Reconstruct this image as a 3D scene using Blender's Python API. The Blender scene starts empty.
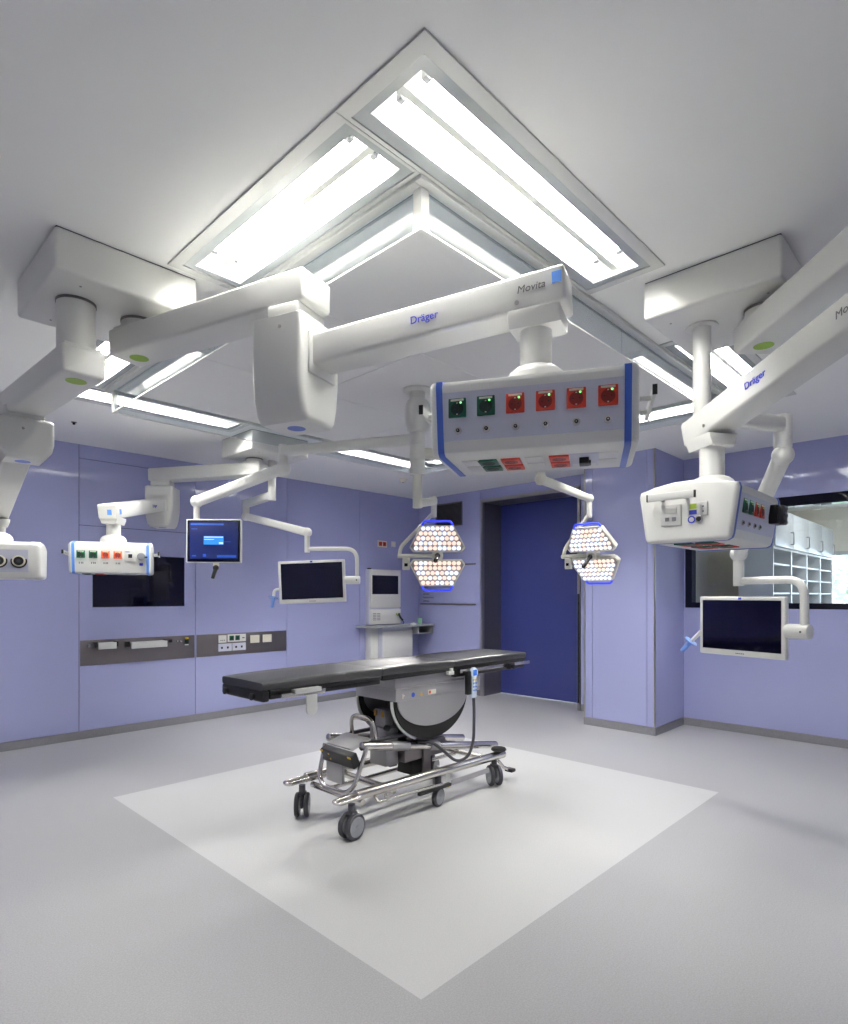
import bpy, bmesh, math, random
from mathutils import Vector, Matrix

S = bpy.context.scene
COL = S.collection
PI = math.pi
random.seed(4)

# ------------------------------------------------------------------ helpers
def V(*a):
    return Vector(a[0]) if len(a) == 1 else Vector(a)

def rotz(a, loc=(0, 0, 0)):
    return Matrix.Translation(Vector(loc)) @ Matrix.Rotation(a, 4, 'Z')

class MB:
    """collects shapes (world coordinates) into one mesh"""
    def __init__(self):
        self.bm = bmesh.new()

    def _mark(self, verts, mi):
        if mi:
            fs = set()
            for v in verts:
                for f in v.link_faces:
                    fs.add(f)
            for f in fs:
                f.material_index = mi

    def box(self, c, s, M=None, bev=0.0, seg=2, mi=0):
        g = bmesh.ops.create_cube(self.bm, size=1.0)
        vs = g['verts']
        for v in vs:
            v.co = Vector((v.co.x * s[0] + c[0], v.co.y * s[1] + c[1], v.co.z * s[2] + c[2]))
        if bev > 0:
            es = set()
            for v in vs:
                for e in v.link_edges:
                    es.add(e)
            r = bmesh.ops.bevel(self.bm, geom=list(es), offset=min(bev, 0.49 * min(s)), segments=seg, profile=0.5, affect='EDGES')
            vs = list({v for f in r['faces'] for v in f.verts} | {v for v in vs if v.is_valid})
        if M is not None:
            for v in vs:
                v.co = M @ v.co
        self._mark(vs, mi)
        return self

    def span(self, a, b, M=None, bev=0.0, seg=2, mi=0):
        c = [(a[i] + b[i]) / 2 for i in range(3)]
        s = [abs(b[i] - a[i]) for i in range(3)]
        return self.box(c, s, M, bev, seg, mi)

    def prism(self, poly, t0, t1, M=None, bev=0.0, seg=2, mi=0):
        """poly = list of (a, b); extruded along local x from t0 to t1, a -> y, b -> z"""
        v0 = [self.bm.verts.new((t0, p[0], p[1])) for p in poly]
        v1 = [self.bm.verts.new((t1, p[0], p[1])) for p in poly]
        n = len(poly)
        fs = [self.bm.faces.new(v0[::-1]), self.bm.faces.new(v1)]
        for i in range(n):
            fs.append(self.bm.faces.new((v0[i], v0[(i + 1) % n], v1[(i + 1) % n], v1[i])))
        bmesh.ops.recalc_face_normals(self.bm, faces=fs)
        vs = v0 + v1
        if bev > 0:
            es = list({e for f in fs[:2] for e in f.edges})
            r = bmesh.ops.bevel(self.bm, geom=es, offset=bev, segments=seg, profile=0.5, affect='EDGES')
            vs = list({v for f in r['faces'] for v in f.verts} | {v for v in vs if v.is_valid})
        if M is not None:
            for v in vs:
                v.co = M @ v.co
        self._mark(vs, mi)
        return self

    def cyl(self, p, q, r, r2=None, n=28, mi=0, bev=0.0):
        p, q = Vector(p), Vector(q)
        d = q - p
        L = d.length
        g = bmesh.ops.create_cone(self.bm, cap_ends=True, segments=n, radius1=r, radius2=r if r2 is None else r2, depth=L)
        vs = g['verts']
        if bev > 0:
            es = list({e for v in vs for e in v.link_edges if len([f for f in e.link_faces if len(f.verts) > 4]) == 1})
            rr = bmesh.ops.bevel(self.bm, geom=es, offset=bev, segments=2, profile=0.5, affect='EDGES')
            vs = list({v for f in rr['faces'] for v in f.verts} | {v for v in vs if v.is_valid})
        q4 = d.to_track_quat('Z', 'Y').to_matrix().to_4x4()
        M = Matrix.Translation((p + q) / 2) @ q4
        for v in vs:
            v.co = M @ v.co
        self._mark(vs, mi)
        return self

    def sphere(self, c, r, sc=(1, 1, 1), M=None, n=20, mi=0):
        g = bmesh.ops.create_uvsphere(self.bm, u_segments=n, v_segments=max(8, n // 2), radius=r)
        for v in g['verts']:
            v.co = Vector((v.co.x * sc[0] + c[0], v.co.y * sc[1] + c[1], v.co.z * sc[2] + c[2]))
            if M is not None:
                v.co = M @ v.co
        self._mark(g['verts'], mi)
        return self

    def tube(self, pts, r, n=12, mi=0, fillet=0.0, fs=5, closed=False):
        pts = [Vector(p) for p in pts]
        if fillet > 0:
            out = [pts[0]] if not closed else []
            rng = range(len(pts)) if closed else range(1, len(pts) - 1)
            for i in rng:
                a, b, c = pts[i - 1], pts[i], pts[(i + 1) % len(pts)]
                d1, d2 = (a - b), (c - b)
                f = min(fillet, d1.length * 0.48, d2.length * 0.48)
                p0, p2 = b + d1.normalized() * f, b + d2.normalized() * f
                for k in range(fs + 1):
                    t = k / fs
                    out.append((1 - t) ** 2 * p0 + 2 * t * (1 - t) * b + t * t * p2)
            if not closed:
                out.append(pts[-1])
            pts = out
        m = len(pts)
        rings = []
        prev = None
        for i, p in enumerate(pts):
            if closed:
                t = (pts[(i + 1) % m] - pts[i - 1]).normalized()
            elif i == 0:
                t = (pts[1] - p).normalized()
            elif i == m - 1:
                t = (p - pts[-2]).normalized()
            else:
                t = ((pts[i + 1] - p).normalized() + (p - pts[i - 1]).normalized()).normalized()
            if prev is None:
                u = t.orthogonal().normalized()
            else:
                u = (prev - t * prev.dot(t)).normalized()
            prev = u
            w = t.cross(u)
            rings.append([self.bm.verts.new(p + r * (math.cos(2 * PI * k / n) * u + math.sin(2 * PI * k / n) * w)) for k in range(n)])
        for i in range(m if closed else m - 1):
            a, b = rings[i], rings[(i + 1) % m]
            for k in range(n):
                f = self.bm.faces.new((a[k], a[(k + 1) % n], b[(k + 1) % n], b[k]))
                f.material_index = mi
        if not closed:
            self.bm.faces.new(rings[0][::-1]).material_index = mi
            self.bm.faces.new(rings[-1]).material_index = mi
        return self

    def lathe(self, prof, M=None, n=32, mi=0):
        """prof = [(radius, z)...] revolved about local z"""
        rings = []
        for (r, z) in prof:
            if r < 1e-6:
                rings.append([self.bm.verts.new((0, 0, z))])
            else:
                rings.append([self.bm.verts.new((r * math.cos(2 * PI * k / n), r * math.sin(2 * PI * k / n), z)) for k in range(n)])
        fs = []
        for a, b in zip(rings, rings[1:]):
            for k in range(n):
                k2 = (k + 1) % n
                if len(a) == 1 and len(b) == 1:
                    continue
                if len(a) == 1:
                    fs.append(self.bm.faces.new((a[0], b[k], b[k2])))
                elif len(b) == 1:
                    fs.append(self.bm.faces.new((a[k], b[0], a[k2])))
                else:
                    fs.append(self.bm.faces.new((a[k], b[k], b[k2], a[k2])))
        for ring in (rings[0], rings[-1]):
            if len(ring) > 1:
                fs.append(self.bm.faces.new(ring))
        bmesh.ops.recalc_face_normals(self.bm, faces=fs)
        vs = [v for r in rings for v in r]
        if M is not None:
            for v in vs:
                v.co = M @ v.co
        for f in fs:
            f.material_index = mi
        return self

    def quad(self, pts, mi=0):
        f = self.bm.faces.new([self.bm.verts.new(p) for p in pts])
        f.material_index = mi
        return self

    def build(self, name, mats, parent=None, smooth=38):
        bm = self.bm
        bmesh.ops.recalc_face_normals(bm, faces=bm.faces[:]) if False else None
        off = Vector((0, 0, 0))
        if parent is not None:
            top = parent
            while top.parent is not None:
                top = top.parent
            off = top.location.copy()
        else:
            xs = [v.co for v in bm.verts]
            lo = [min(v[i] for v in xs) for i in range(3)]
            hi = [max(v[i] for v in xs) for i in range(3)]
            off = Vector(((lo[0] + hi[0]) / 2, (lo[1] + hi[1]) / 2, lo[2]))
        for v in bm.verts:
            v.co -= off
        me = bpy.data.meshes.new(name)
        bm.to_mesh(me)
        bm.free()
        if not isinstance(mats, (list, tuple)):
            mats = [mats]
        for m in mats:
            me.materials.append(m)
        if smooth:
            me.polygons.foreach_set('use_smooth', [True] * len(me.polygons))
            me.set_sharp_from_angle(angle=math.radians(smooth))
        o = bpy.data.objects.new(name, me)
        COL.objects.link(o)
        if parent is not None:
            o.parent = parent
        else:
            o.location = off
        return o

def thing(name, loc, label, cat, group=None):
    o = bpy.data.objects.new(name, None)
    o.empty_display_size = 0.1
    COL.objects.link(o)
    o.location = loc
    tag(o, label, cat, group)
    return o

def tag(o, label, cat, group=None):
    o['label'] = label
    o['category'] = cat
    if group:
        o['group'] = group
    return o

def struct(o, label=None):
    o['kind'] = 'structure'
    if label:
        o['label'] = label
    return o

def lettering(body, size, M, mat, name, parent, thick=0.0006, shear=0.0, bold=0.0):
    cu = bpy.data.curves.new('lettering_curve', 'FONT')
    cu.body = body
    cu.size = size
    cu.extrude = thick
    cu.shear = shear
    cu.offset = bold
    cu.align_x = 'CENTER'
    cu.align_y = 'CENTER'
    tmp = bpy.data.objects.new('lettering_tmp', cu)
    COL.objects.link(tmp)
    bpy.context.view_layer.update()
    dg = bpy.context.evaluated_depsgraph_get()
    me = bpy.data.meshes.new_from_object(tmp.evaluated_get(dg))
    bpy.data.objects.remove(tmp)
    top = parent
    while top.parent is not None:
        top = top.parent
    me.transform(Matrix.Translation(-top.location) @ M)
    me.materials.clear()
    me.materials.append(mat)
    me.name = name
    o = bpy.data.objects.new(name, me)
    COL.objects.link(o)
    o.parent = parent
    return o

def face_frame(p, right, up):
    """matrix whose local x is right, local y is up, local z is outward"""
    r, u = Vector(right).normalized(), Vector(up).normalized()
    n = r.cross(u).normalized()
    return Matrix(((r.x, u.x, n.x, p[0]), (r.y, u.y, n.y, p[1]), (r.z, u.z, n.z, p[2]), (0, 0, 0, 1)))

# ------------------------------------------------------------------ materials
def lin(h):
    h = h.lstrip('#')
    c = [int(h[i:i + 2], 16) / 255 for i in (0, 2, 4)]
    return [x / 12.92 if x <= 0.04045 else ((x + 0.055) / 1.055) ** 2.4 for x in c] + [1.0]

def mat(name, hexc, rough=0.45, metal=0.0, var=0.03, scale=14.0, bump=0.0, emit=0.0, ecol=None, coat=0.0, spec=0.5):
    m = bpy.data.materials.new(name)
    m.use_nodes = True
    nt = m.node_tree
    b = nt.nodes['Principled BSDF']
    c = lin(hexc)
    tc = nt.nodes.new('ShaderNodeTexCoord')
    no = nt.nodes.new('ShaderNodeTexNoise')
    no.inputs['Scale'].default_value = scale
    no.inputs['Detail'].default_value = 3.0
    nt.links.new(tc.outputs['Object'], no.inputs['Vector'])
    mx = nt.nodes.new('ShaderNodeMix')
    mx.data_type = 'RGBA'
    mx.inputs['A'].default_value = [max(0, x * (1 - var)) for x in c[:3]] + [1]
    mx.inputs['B'].default_value = [min(1, x * (1 + var)) for x in c[:3]] + [1]
    nt.links.new(no.outputs['Fac'], mx.inputs['Factor'])
    nt.links.new(mx.outputs['Result'], b.inputs['Base Color'])
    b.inputs['Roughness'].default_value = rough
    b.inputs['Metallic'].default_value = metal
    b.inputs['Specular IOR Level'].default_value = spec
    b.inputs['Coat Weight'].default_value = coat
    b.inputs['Coat Roughness'].default_value = 0.05
    if bump > 0:
        bp = nt.nodes.new('ShaderNodeBump')
        bp.inputs['Strength'].default_value = bump
        bp.inputs['Distance'].default_value = 0.002
        nt.links.new(no.outputs['Fac'], bp.inputs['Height'])
        nt.links.new(bp.outputs['Normal'], b.inputs['Normal'])
    if emit > 0:
        b.inputs['Emission Color'].default_value = lin(ecol or hexc)
        b.inputs['Emission Strength'].default_value = emit
    return m

def floor_mat(name, hexa, hexb, rough=0.38):
    m = bpy.data.materials.new(name)
    m.use_nodes = True
    nt = m.node_tree
    b = nt.nodes['Principled BSDF']
    tc = nt.nodes.new('ShaderNodeTexCoord')
    n1 = nt.nodes.new('ShaderNodeTexNoise')
    n1.inputs['Scale'].default_value = 150.0
    n1.inputs['Detail'].default_value = 4.0
    n1.inputs['Roughness'].default_value = 0.75
    n2 = nt.nodes.new('ShaderNodeTexNoise')
    n2.inputs['Scale'].default_value = 0.9
    for n in (n1, n2):
        nt.links.new(tc.outputs['Object'], n.inputs['Vector'])
    r = nt.nodes.new('ShaderNodeValToRGB')
    r.color_ramp.elements[0].position = 0.36
    r.color_ramp.elements[0].color = lin(hexa)
    r.color_ramp.elements[1].position = 0.66
    r.color_ramp.elements[1].color = lin(hexb)
    nt.links.new(n1.outputs['Fac'], r.inputs['Fac'])
    nt.links.new(r.outputs['Color'], b.inputs['Base Color'])
    mr = nt.nodes.new('ShaderNodeMapRange')
    mr.inputs['To Min'].default_value = rough - 0.05
    mr.inputs['To Max'].default_value = rough + 0.08
    nt.links.new(n2.outputs['Fac'], mr.inputs['Value'])
    nt.links.new(mr.outputs['Result'], b.inputs['Roughness'])
    return m

def glass_mat(name, tint='#f4f8fa', ior=1.5, rough=0.01):
    m = bpy.data.materials.new(name)
    m.use_nodes = True
    nt = m.node_tree
    nt.nodes.remove(nt.nodes['Principled BSDF'])
    out = nt.nodes['Material Output']
    tr = nt.nodes.new('ShaderNodeBsdfTransparent')
    tr.inputs['Color'].default_value = lin(tint)
    gl = nt.nodes.new('ShaderNodeBsdfGlossy')
    gl.inputs['Roughness'].default_value = rough
    fr = nt.nodes.new('ShaderNodeFresnel')
    ge = nt.nodes.new('ShaderNodeNewGeometry')      # same reflectance on both faces of the pane
    mr = nt.nodes.new('ShaderNodeMapRange')
    mr.inputs['To Min'].default_value = ior
    mr.inputs['To Max'].default_value = 1.0 / ior
    nt.links.new(ge.outputs['Backfacing'], mr.inputs['Value'])
    nt.links.new(mr.outputs['Result'], fr.inputs['IOR'])
    mx = nt.nodes.new('ShaderNodeMixShader')
    nt.links.new(fr.outputs['Fac'], mx.inputs['Fac'])
    nt.links.new(tr.outputs['BSDF'], mx.inputs[1])
    nt.links.new(gl.outputs['BSDF'], mx.inputs[2])
    nt.links.new(mx.outputs['Shader'], out.inputs['Surface'])
    return m

def emis(name, hexc, strength):
    m = bpy.data.materials.new(name)
    m.use_nodes = True
    nt = m.node_tree
    nt.nodes.remove(nt.nodes['Principled BSDF'])
    e = nt.nodes.new('ShaderNodeEmission')
    e.inputs['Color'].default_value = lin(hexc)
    e.inputs['Strength'].default_value = strength
    nt.links.new(e.outputs['Emission'], nt.nodes['Material Output'].inputs['Surface'])
    return m

def steel(name, hexc, rough=0.3, aniso_scale=(4, 4, 160)):
    m = mat(name, hexc, rough, 1.0, var=0.06, scale=9)
    nt = m.node_tree
    tc = [n for n in nt.nodes if n.type == 'TEX_COORD'][0]
    mp = nt.nodes.new('ShaderNodeMapping')
    mp.inputs['Scale'].default_value = aniso_scale
    no = nt.nodes.new('ShaderNodeTexNoise')
    no.inputs['Scale'].default_value = 3
    nt.links.new(tc.outputs['Object'], mp.inputs['Vector'])
    nt.links.new(mp.outputs['Vector'], no.inputs['Vector'])
    mr = nt.nodes.new('ShaderNodeMapRange')
    mr.inputs['To Min'].default_value = rough * 0.75
    mr.inputs['To Max'].default_value = rough * 1.3
    nt.links.new(no.outputs['Fac'], mr.inputs['Value'])
    nt.links.new(mr.outputs['Result'], nt.nodes['Principled BSDF'].inputs['Roughness'])
    return m

W_GLASS = mat('periwinkle_glass', '#a0a4ce', 0.02, var=0.015, scale=1.2, spec=0.55)
W_PIER = W_GLASS
M_NEAR = mat('pale_wall', '#dfe0ea', 0.3, var=0.01)
M_SEAM = mat('seam_dark', '#4a4c66', 0.6)
M_CEIL = mat('ceiling_paint', '#eeeeed', 0.75, var=0.01, scale=3)
M_LAM = mat('laminar_screen', '#dededf', 0.6, var=0.02, scale=60)
M_FLOOR = floor_mat('floor_vinyl', '#a3a3a6', '#b6b6b9')
M_INLAY = floor_mat('floor_vinyl_light', '#c4c4c5', '#d0d0d0')
M_BASE = floor_mat('skirting_vinyl', '#76767b', '#8e8e94', 0.5)
M_WHITE = mat('white_lacquer', '#d2d2cf', 0.32, var=0.012, scale=5)
M_WHITE2 = mat('white_plastic', '#dadad7', 0.38, var=0.012, scale=9)
M_CREAM = mat('cream_plastic', '#dcd8c6', 0.4, var=0.02)
M_PANEL = mat('pod_panel_grey', '#c6c8d8', 0.4, var=0.012)
M_BLUE = mat('edge_blue', '#3a5cb8', 0.35)
M_LBLUE = mat('mark_light_blue', '#5b8fe0', 0.4)
M_INK = mat('blue_ink', '#2a36b4', 0.5)
M_GREYINK = mat('grey_ink', '#6c6c70', 0.5)
M_GREEN = mat('socket_green', '#0b5540', 0.4)
M_RED = mat('socket_red', '#cc3a24', 0.4)
M_ORANGE = mat('socket_orange', '#ee6430', 0.4)
M_DRED = mat('socket_red_well', '#7d1c18', 0.5)
M_DGREEN = mat('socket_green_well', '#04281f', 0.5)
M_BLACK = mat('black_plastic', '#0e0e11', 0.4)
M_BLACKM = mat('black_matte', '#08080a', 0.7)
M_SCREEN = mat('dark_screen', '#07071f', 0.05, var=0.0, spec=0.28)
M_LIME = mat('lime_disc', '#8fb43c', 0.5)
M_PBLUE = mat('periwinkle_disc', '#5f74c4', 0.5)
M_STEEL = steel('brushed_steel', '#a9a7a2', 0.32)
M_STEELD = steel('satin_steel_dark', '#7d787b', 0.42, (160, 4, 4))
M_REVEAL = mat('steel_reveal', '#6d6a72', 0.4, 0.5, var=0.05, scale=4)
M_CHROME = mat('polished_steel', '#d3cfca', 0.22, 1.0)
M_ALU = mat('white_aluminium', '#c9cac8', 0.42, 0.15, var=0.01)
M_REFL = mat('reflector_white', '#f2f2ee', 0.35)
M_LENSB = mat('printed_glass_border', '#aeb3b4', 0.12, var=0.01)
M_DOOR = mat('door_blue', '#323a7b', 0.3, var=0.02, scale=2)
M_RUBBER = mat('mattress_black', '#2b2b30', 0.40, var=0.05, scale=30, spec=0.8)
M_RUBBER2 = mat('rubber_grey', '#3c3c42', 0.5)
M_HUB = mat('caster_grey', '#8d9096', 0.4)
M_GREYP = mat('housing_grey', '#a6a5a8', 0.38, 0.4, var=0.02)
M_GLASS = glass_mat('clear_glass')
M_LENS = glass_mat('lamp_lens', '#fbfdfc', 1.3)
M_TUBE = emis('fluorescent_tube', '#fffbf6', 60.0)
M_YELLOW = mat('label_yellow', '#e0b41c', 0.5)
M_LAMPW = mat('lamp_housing', '#d8d6cc', 0.4, var=0.01)
M_HANDLE = mat('handle_blue_glow', '#3b4cf0', 0.35, emit=0.16, ecol='#3448ff')
M_TEAL = mat('green_cup', '#8ec7a4', 0.4)

ZC = 2.869            # ceiling height
YW = 6.437            # glass wall on the left
XD = 6.54             # wall with the door
XR = 6.62             # wall with the window

# ------------------------------------------------------------------ light fittings: positions
CX, CY = 3.06, 3.02
def mirx(r): return (2 * CX - r[1], 2 * CX - r[0], r[2], r[3])
def miry(r): return (r[0], r[1], 2 * CY - r[3], 2 * CY - r[2])
# (outer frame), (glass), (open trough): x0, x1, y0, y1
UA = dict(fr=(1.112, 2.648, 1.072, 1.445), gl=(1.160, 2.606, 1.119, 1.430), op=(1.193, 2.570, 1.160, 1.378), ax='x')
UB = dict(fr=(1.112, 1.480, 1.447, 2.650), gl=(1.160, 1.462, 1.459, 2.608), op=(1.204, 1.420, 1.486, 2.572), ax='y')
UNITS = []
for U in (UA, UB):
    for fx in (0, 1):
        for fy in (0, 1):
            d = {'ax': U['ax']}
            for k in ('fr', 'gl', 'op'):
                r = U[k]
                if fx: r = mirx(r)
                if fy: r = miry(r)
                d[k] = r
            UNITS.append(d)

# ------------------------------------------------------------------ floor and ceiling
RX0, RY0 = -1.0, -1.0
IX0, IX1, IY0, IY1 = 1.4825, 4.513, 1.4455, 4.429
m = MB()
xs = [RX0, IX0, IX1, 7.0]
ys = [RY0, IY0, IY1, YW + 0.1]
for i in range(3):
    for j in range(3):
        m.quad([(xs[i], ys[j], 0), (xs[i + 1], ys[j], 0), (xs[i + 1], ys[j + 1], 0), (xs[i], ys[j + 1], 0)], 1 if (i, j) == (1, 1) else 0)
struct(m.build('floor', [M_FLOOR, M_INLAY], smooth=0), 'grey speckled vinyl floor with a pale square inlay')

def cells(bounds, holes):
    xs = sorted({bounds[0], bounds[1]} | {h[0] for h in holes} | {h[1] for h in holes})
    ys = sorted({bounds[2], bounds[3]} | {h[2] for h in holes} | {h[3] for h in holes})
    for i in range(len(xs) - 1):
        for j in range(len(ys) - 1):
            cx, cy = (xs[i] + xs[i + 1]) / 2, (ys[j] + ys[j + 1]) / 2
            if any(h[0] < cx < h[1] and h[2] < cy < h[3] for h in holes):
                continue
            yield xs[i], xs[i + 1], ys[j], ys[j + 1]

m = MB()
for (a, b, c, d) in cells((RX0, 7.0, RY0, YW + 0.1), [u['op'] for u in UNITS]):
    m.quad([(a, c, ZC), (a, d, ZC), (b, d, ZC), (b, c, ZC)])
struct(m.build('ceiling', M_CEIL, smooth=0))

# ------------------------------------------------------------------ left glass wall
def panels(m, axis, pos, th, u_list, z0, z1, gap=0.006, splits={}):
    for i in range(len(u_list) - 1):
        zs = [z0] + splits.get(i, []) + [z1]
        for k in range(len(zs) - 1):
            a, b = u_list[i] + gap / 2, u_list[i + 1] - gap / 2
            c, d = zs[k] + (gap / 2 if k else 0), zs[k + 1] - (gap / 2 if k < len(zs) - 2 else 0)
            if axis == 'y':
                m.span((a, pos, c), (b, pos + th, d))
            else:
                m.span((pos, a, c), (pos + th, b, d))
BZ = 0.081
m = MB()
ul = [RX0, -0.50, 0.675, 1.845, 3.010, 4.193, 5.375, XD + 0.1]
panels(m, 'y', YW, 0.02, ul, BZ, ZC, splits={3: [2.085, 2.735]})
m.span((RX0, YW + 0.012, BZ), (XD + 0.1, YW + 0.1, ZC), mi=1)
struct(m.build('wall_left', [W_GLASS, M_SEAM], smooth=0), 'periwinkle glass wall with vertical joints')
m = MB()
m.span((RX0, YW - 0.004, 0), (XD, YW + 0.1, BZ - 0.003))
struct(m.build('baseboard_left', M_BASE, smooth=0))

# ------------------------------------------------------------------ wall with the sliding door
DY0, DY1, DZ = 3.716, 5.178, 2.69
m = MB()
panels(m, 'x', XD, 0.02, [5.222, YW], BZ, ZC)
m.span((XD, DY0 - 0.04, DZ + 0.042), (XD + 0.02, 5.216, ZC))
panels(m, 'x', XD, 0.02, [3.265, DY0 - 0.042], BZ, ZC)
m.span((XD + 0.014, 5.222, BZ), (XD + 0.1, YW, ZC), mi=1)
m.span((XD + 0.014, DY0 - 0.04, DZ + 0.045), (XD + 0.4, 5.222, ZC), mi=1)
m.span((XD + 0.014, 3.0, 0), (XD + 0.4, DY0 - 0.042, ZC), mi=1)
struct(m.build('wall_back', [W_GLASS, M_SEAM], smooth=0), 'periwinkle glass wall around the sliding door')
m = MB()
m.span((XD - 0.004, 5.222, 0), (XD + 0.1, YW, BZ - 0.003))
m.span((XD - 0.004, 3.265, 0), (XD + 0.1, DY0 - 0.042, BZ - 0.003))
struct(m.build('baseboard_back', M_BASE, smooth=0))
m = MB()
m.span((XD - 0.008, DY1, 0), (XD + 0.03, DY1 + 0.042, DZ + 0.042))
m.span((XD - 0.008, DY0 - 0.036, DZ), (XD + 0.03, DY1, DZ + 0.042))
m.span((XD - 0.008, DY0 - 0.036, 0), (XD + 0.03, DY0, DZ + 0.042))
struct(m.build('trim_1', M_STEEL, smooth=0), 'brushed steel frame around the door opening')
m = MB()
m.span((XD + 0.03, DY1, 0), (XD + 0.41, DY1 + 0.04, DZ))
m.span((XD + 0.03, DY0 - 0.036, DZ), (XD + 0.41, DY1 + 0.04, DZ + 0.04))
m.span((XD + 0.03, DY0 - 0.036, 0), (XD + 0.36, DY0, DZ))
struct(m.build('trim_2', M_REVEAL, smooth=0), 'dark steel reveal of the door opening')
m = MB()
m.span((XD + 0.41, 3.3, 0.008), (XD + 0.46, DY1 + 0.06, DZ + 0.06))
door = struct(m.build('door_1', M_DOOR, smooth=0), 'tall dark blue sliding door')
m = MB()
m.span((XD - 0.016, DY0 - 0.030, 0.09), (XD - 0.008, DY0 - 0.006, 1.42), bev=0.002)
struct(m.build('trim_3', M_BLACKM), 'black vertical strip on the right door jamb')

# ------------------------------------------------------------------ pier
PX, PY0, PY1 = 5.885, 2.480, 3.262
m = MB()
panels(m, 'x', PX, 0.02, [PY0 + 0.012, 2.565, 3.165, PY1 - 0.012], BZ, ZC, gap=0.005)
m.span((PX + 0.014, PY0 + 0.008, 0), (XR + 0.1, PY1 - 0.004, ZC), mi=1)
m.span((PX + 0.012, PY0, BZ), (XR - 0.003, PY0 + 0.02, ZC))
m.span((PX + 0.012, PY1 - 0.02, BZ), (XR - 0.003, PY1, ZC))
struct(m.build('wall_pier', [W_PIER, M_SEAM], smooth=0), 'glass clad pier standing between door and window')
m = MB()
for y in (PY0, PY1 - 0.012):
    m.span((PX - 0.003, y - 0.002, BZ), (PX + 0.011, y + 0.013, ZC))
struct(m.build('trim_4', M_STEEL, smooth=0), 'steel corner profiles of the pier')
m = MB()
m.span((PX - 0.005, PY0 - 0.005, 0), (PX + 0.01, PY1 + 0.004, BZ - 0.003))
m.span((PX + 0.01, PY0 - 0.005, 0), (XR, PY0 + 0.005, BZ - 0.003))
m.span((PX + 0.01, PY1 - 0.005, 0), (XR, PY1 + 0.004, BZ - 0.003))
struct(m.build('baseboard_pier', M_BASE, smooth=0))

# ------------------------------------------------------------------ window wall
WY0, WY1, WZ0, WZ1 = 0.10, 2.459, 1.270, 2.357
m = MB()
m.span((XR, RY0, BZ), (XR + 0.12, PY0 - 0.001, WZ0))
m.span((XR, RY0, WZ1), (XR + 0.12, PY0 - 0.001, ZC))
m.span((XR, RY0, WZ0), (XR + 0.12, WY0, WZ1))
m.span((XR, WY1, WZ0), (XR + 0.12, PY0 - 0.001, WZ1))
struct(m.build('wall_right', W_GLASS, smooth=0), 'periwinkle glass wall with the window')
m = MB()
m.span((XR - 0.004, RY0, 0), (XR + 0.12, PY0 - 0.005, BZ - 0.003))
struct(m.build('baseboard_right', M_BASE, smooth=0))
m = MB()
fr = 0.066
m.span((XR - 0.003, WY1 - fr, WZ0), (XR + 0.12, WY1, WZ1))
m.span((XR - 0.003, WY0, WZ0), (XR + 0.12, WY0 + fr, WZ1))
m.span((XR - 0.003, WY0 + fr, WZ0), (XR + 0.12, WY1 - fr, WZ0 + 0.056))
m.span((XR - 0.003, WY0 + fr, WZ1 - 0.094), (XR + 0.12, WY1 - fr, WZ1))
win = struct(m.build('window_1', M_SCREEN, smooth=0), 'wide black framed window to the next room')
m = MB()
m.span((XR - 0.001, WY0 + fr, WZ0 + 0.056), (XR + 0.001, WY1 - fr, WZ1 - 0.094))
m2 = m.build('window_pane', M_GLASS, win, smooth=0)

# walls behind the viewpoint
m = MB()
m.span((RX0 - 0.1, RY0, BZ), (RX0, YW + 0.1, ZC))
struct(m.build('wall_front', M_NEAR, smooth=0))
m = MB()
m.span((RX0, RY0 - 0.1, BZ), (XR, RY0, ZC))
struct(m.build('wall_near', M_NEAR, smooth=0))
m = MB()
m.span((RX0 - 0.1, RY0, 0), (RX0 + 0.004, YW, BZ))
m.span((RX0, RY0 - 0.1, 0), (XR, RY0 + 0.004, BZ))
struct(m.build('baseboard_near', M_BASE, smooth=0))

# ------------------------------------------------------------------ next room behind the window
NX0, NX1, NY0, NY1, NZ = XR + 0.12, 11.0, -1.6, 2.62, 2.75
M_NWALL = mat('next_room_wall', '#f0e8d8', 0.6, var=0.01)
M_CAB = mat('cabinet_white', '#cdd0d0', 0.25, var=0.01)
M_CABIN = mat('cabinet_grey', '#a9aeb2', 0.5, var=0.02)
m = MB()
m.span((NX0, NY0, -0.03), (NX1, NY1, 0))
struct(m.build('floor.001', M_FLOOR, smooth=0))
m = MB()
m.span((NX0, NY0, NZ), (NX1, NY1, NZ + 0.1))
struct(m.build('ceiling.001', M_CEIL, smooth=0))
m = MB()
m.span((NX0, NY1, 0), (NX1, NY1 + 0.1, NZ))
m.span((NX0, NY0 - 0.1, 0), (NX1, NY0, NZ))
m.span((NX1, NY0, 0), (NX1 + 0.1, NY1, 0.95))
m.span((NX1, NY0, 2.08), (NX1 + 0.1, NY1, NZ))
m.span((NX1, 1.95, 0.95), (NX1 + 0.1, NY1, 2.08))
m.span((NX1, NY0, 0.95), (NX1 + 0.1, -1.2, 2.08))
struct(m.build('wall_passage', M_NWALL, smooth=0))
m = MB()
for (a, b, c, d) in ((1.90, 1.95, 0.95, 2.08), (0.36, 0.42, 0.95, 2.08), (-1.2, -1.14, 0.95, 2.08)):
    m.span((NX1 + 0.02, a, c), (NX1 + 0.08, b, d))
for z in (0.95, 2.02):
    m.span((NX1 + 0.021, -1.14, z), (NX1 + 0.079, 1.90, z + 0.06))
w2 = struct(m.build('window_2', M_ALU, smooth=0), 'bright outside window at the far end of the next room')
m = MB()
m.span((NX1 + 0.048, -1.14, 1.01), (NX1 + 0.052, 1.90, 2.02))
m.build('window_pane', M_GLASS, w2, smooth=0)

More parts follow.
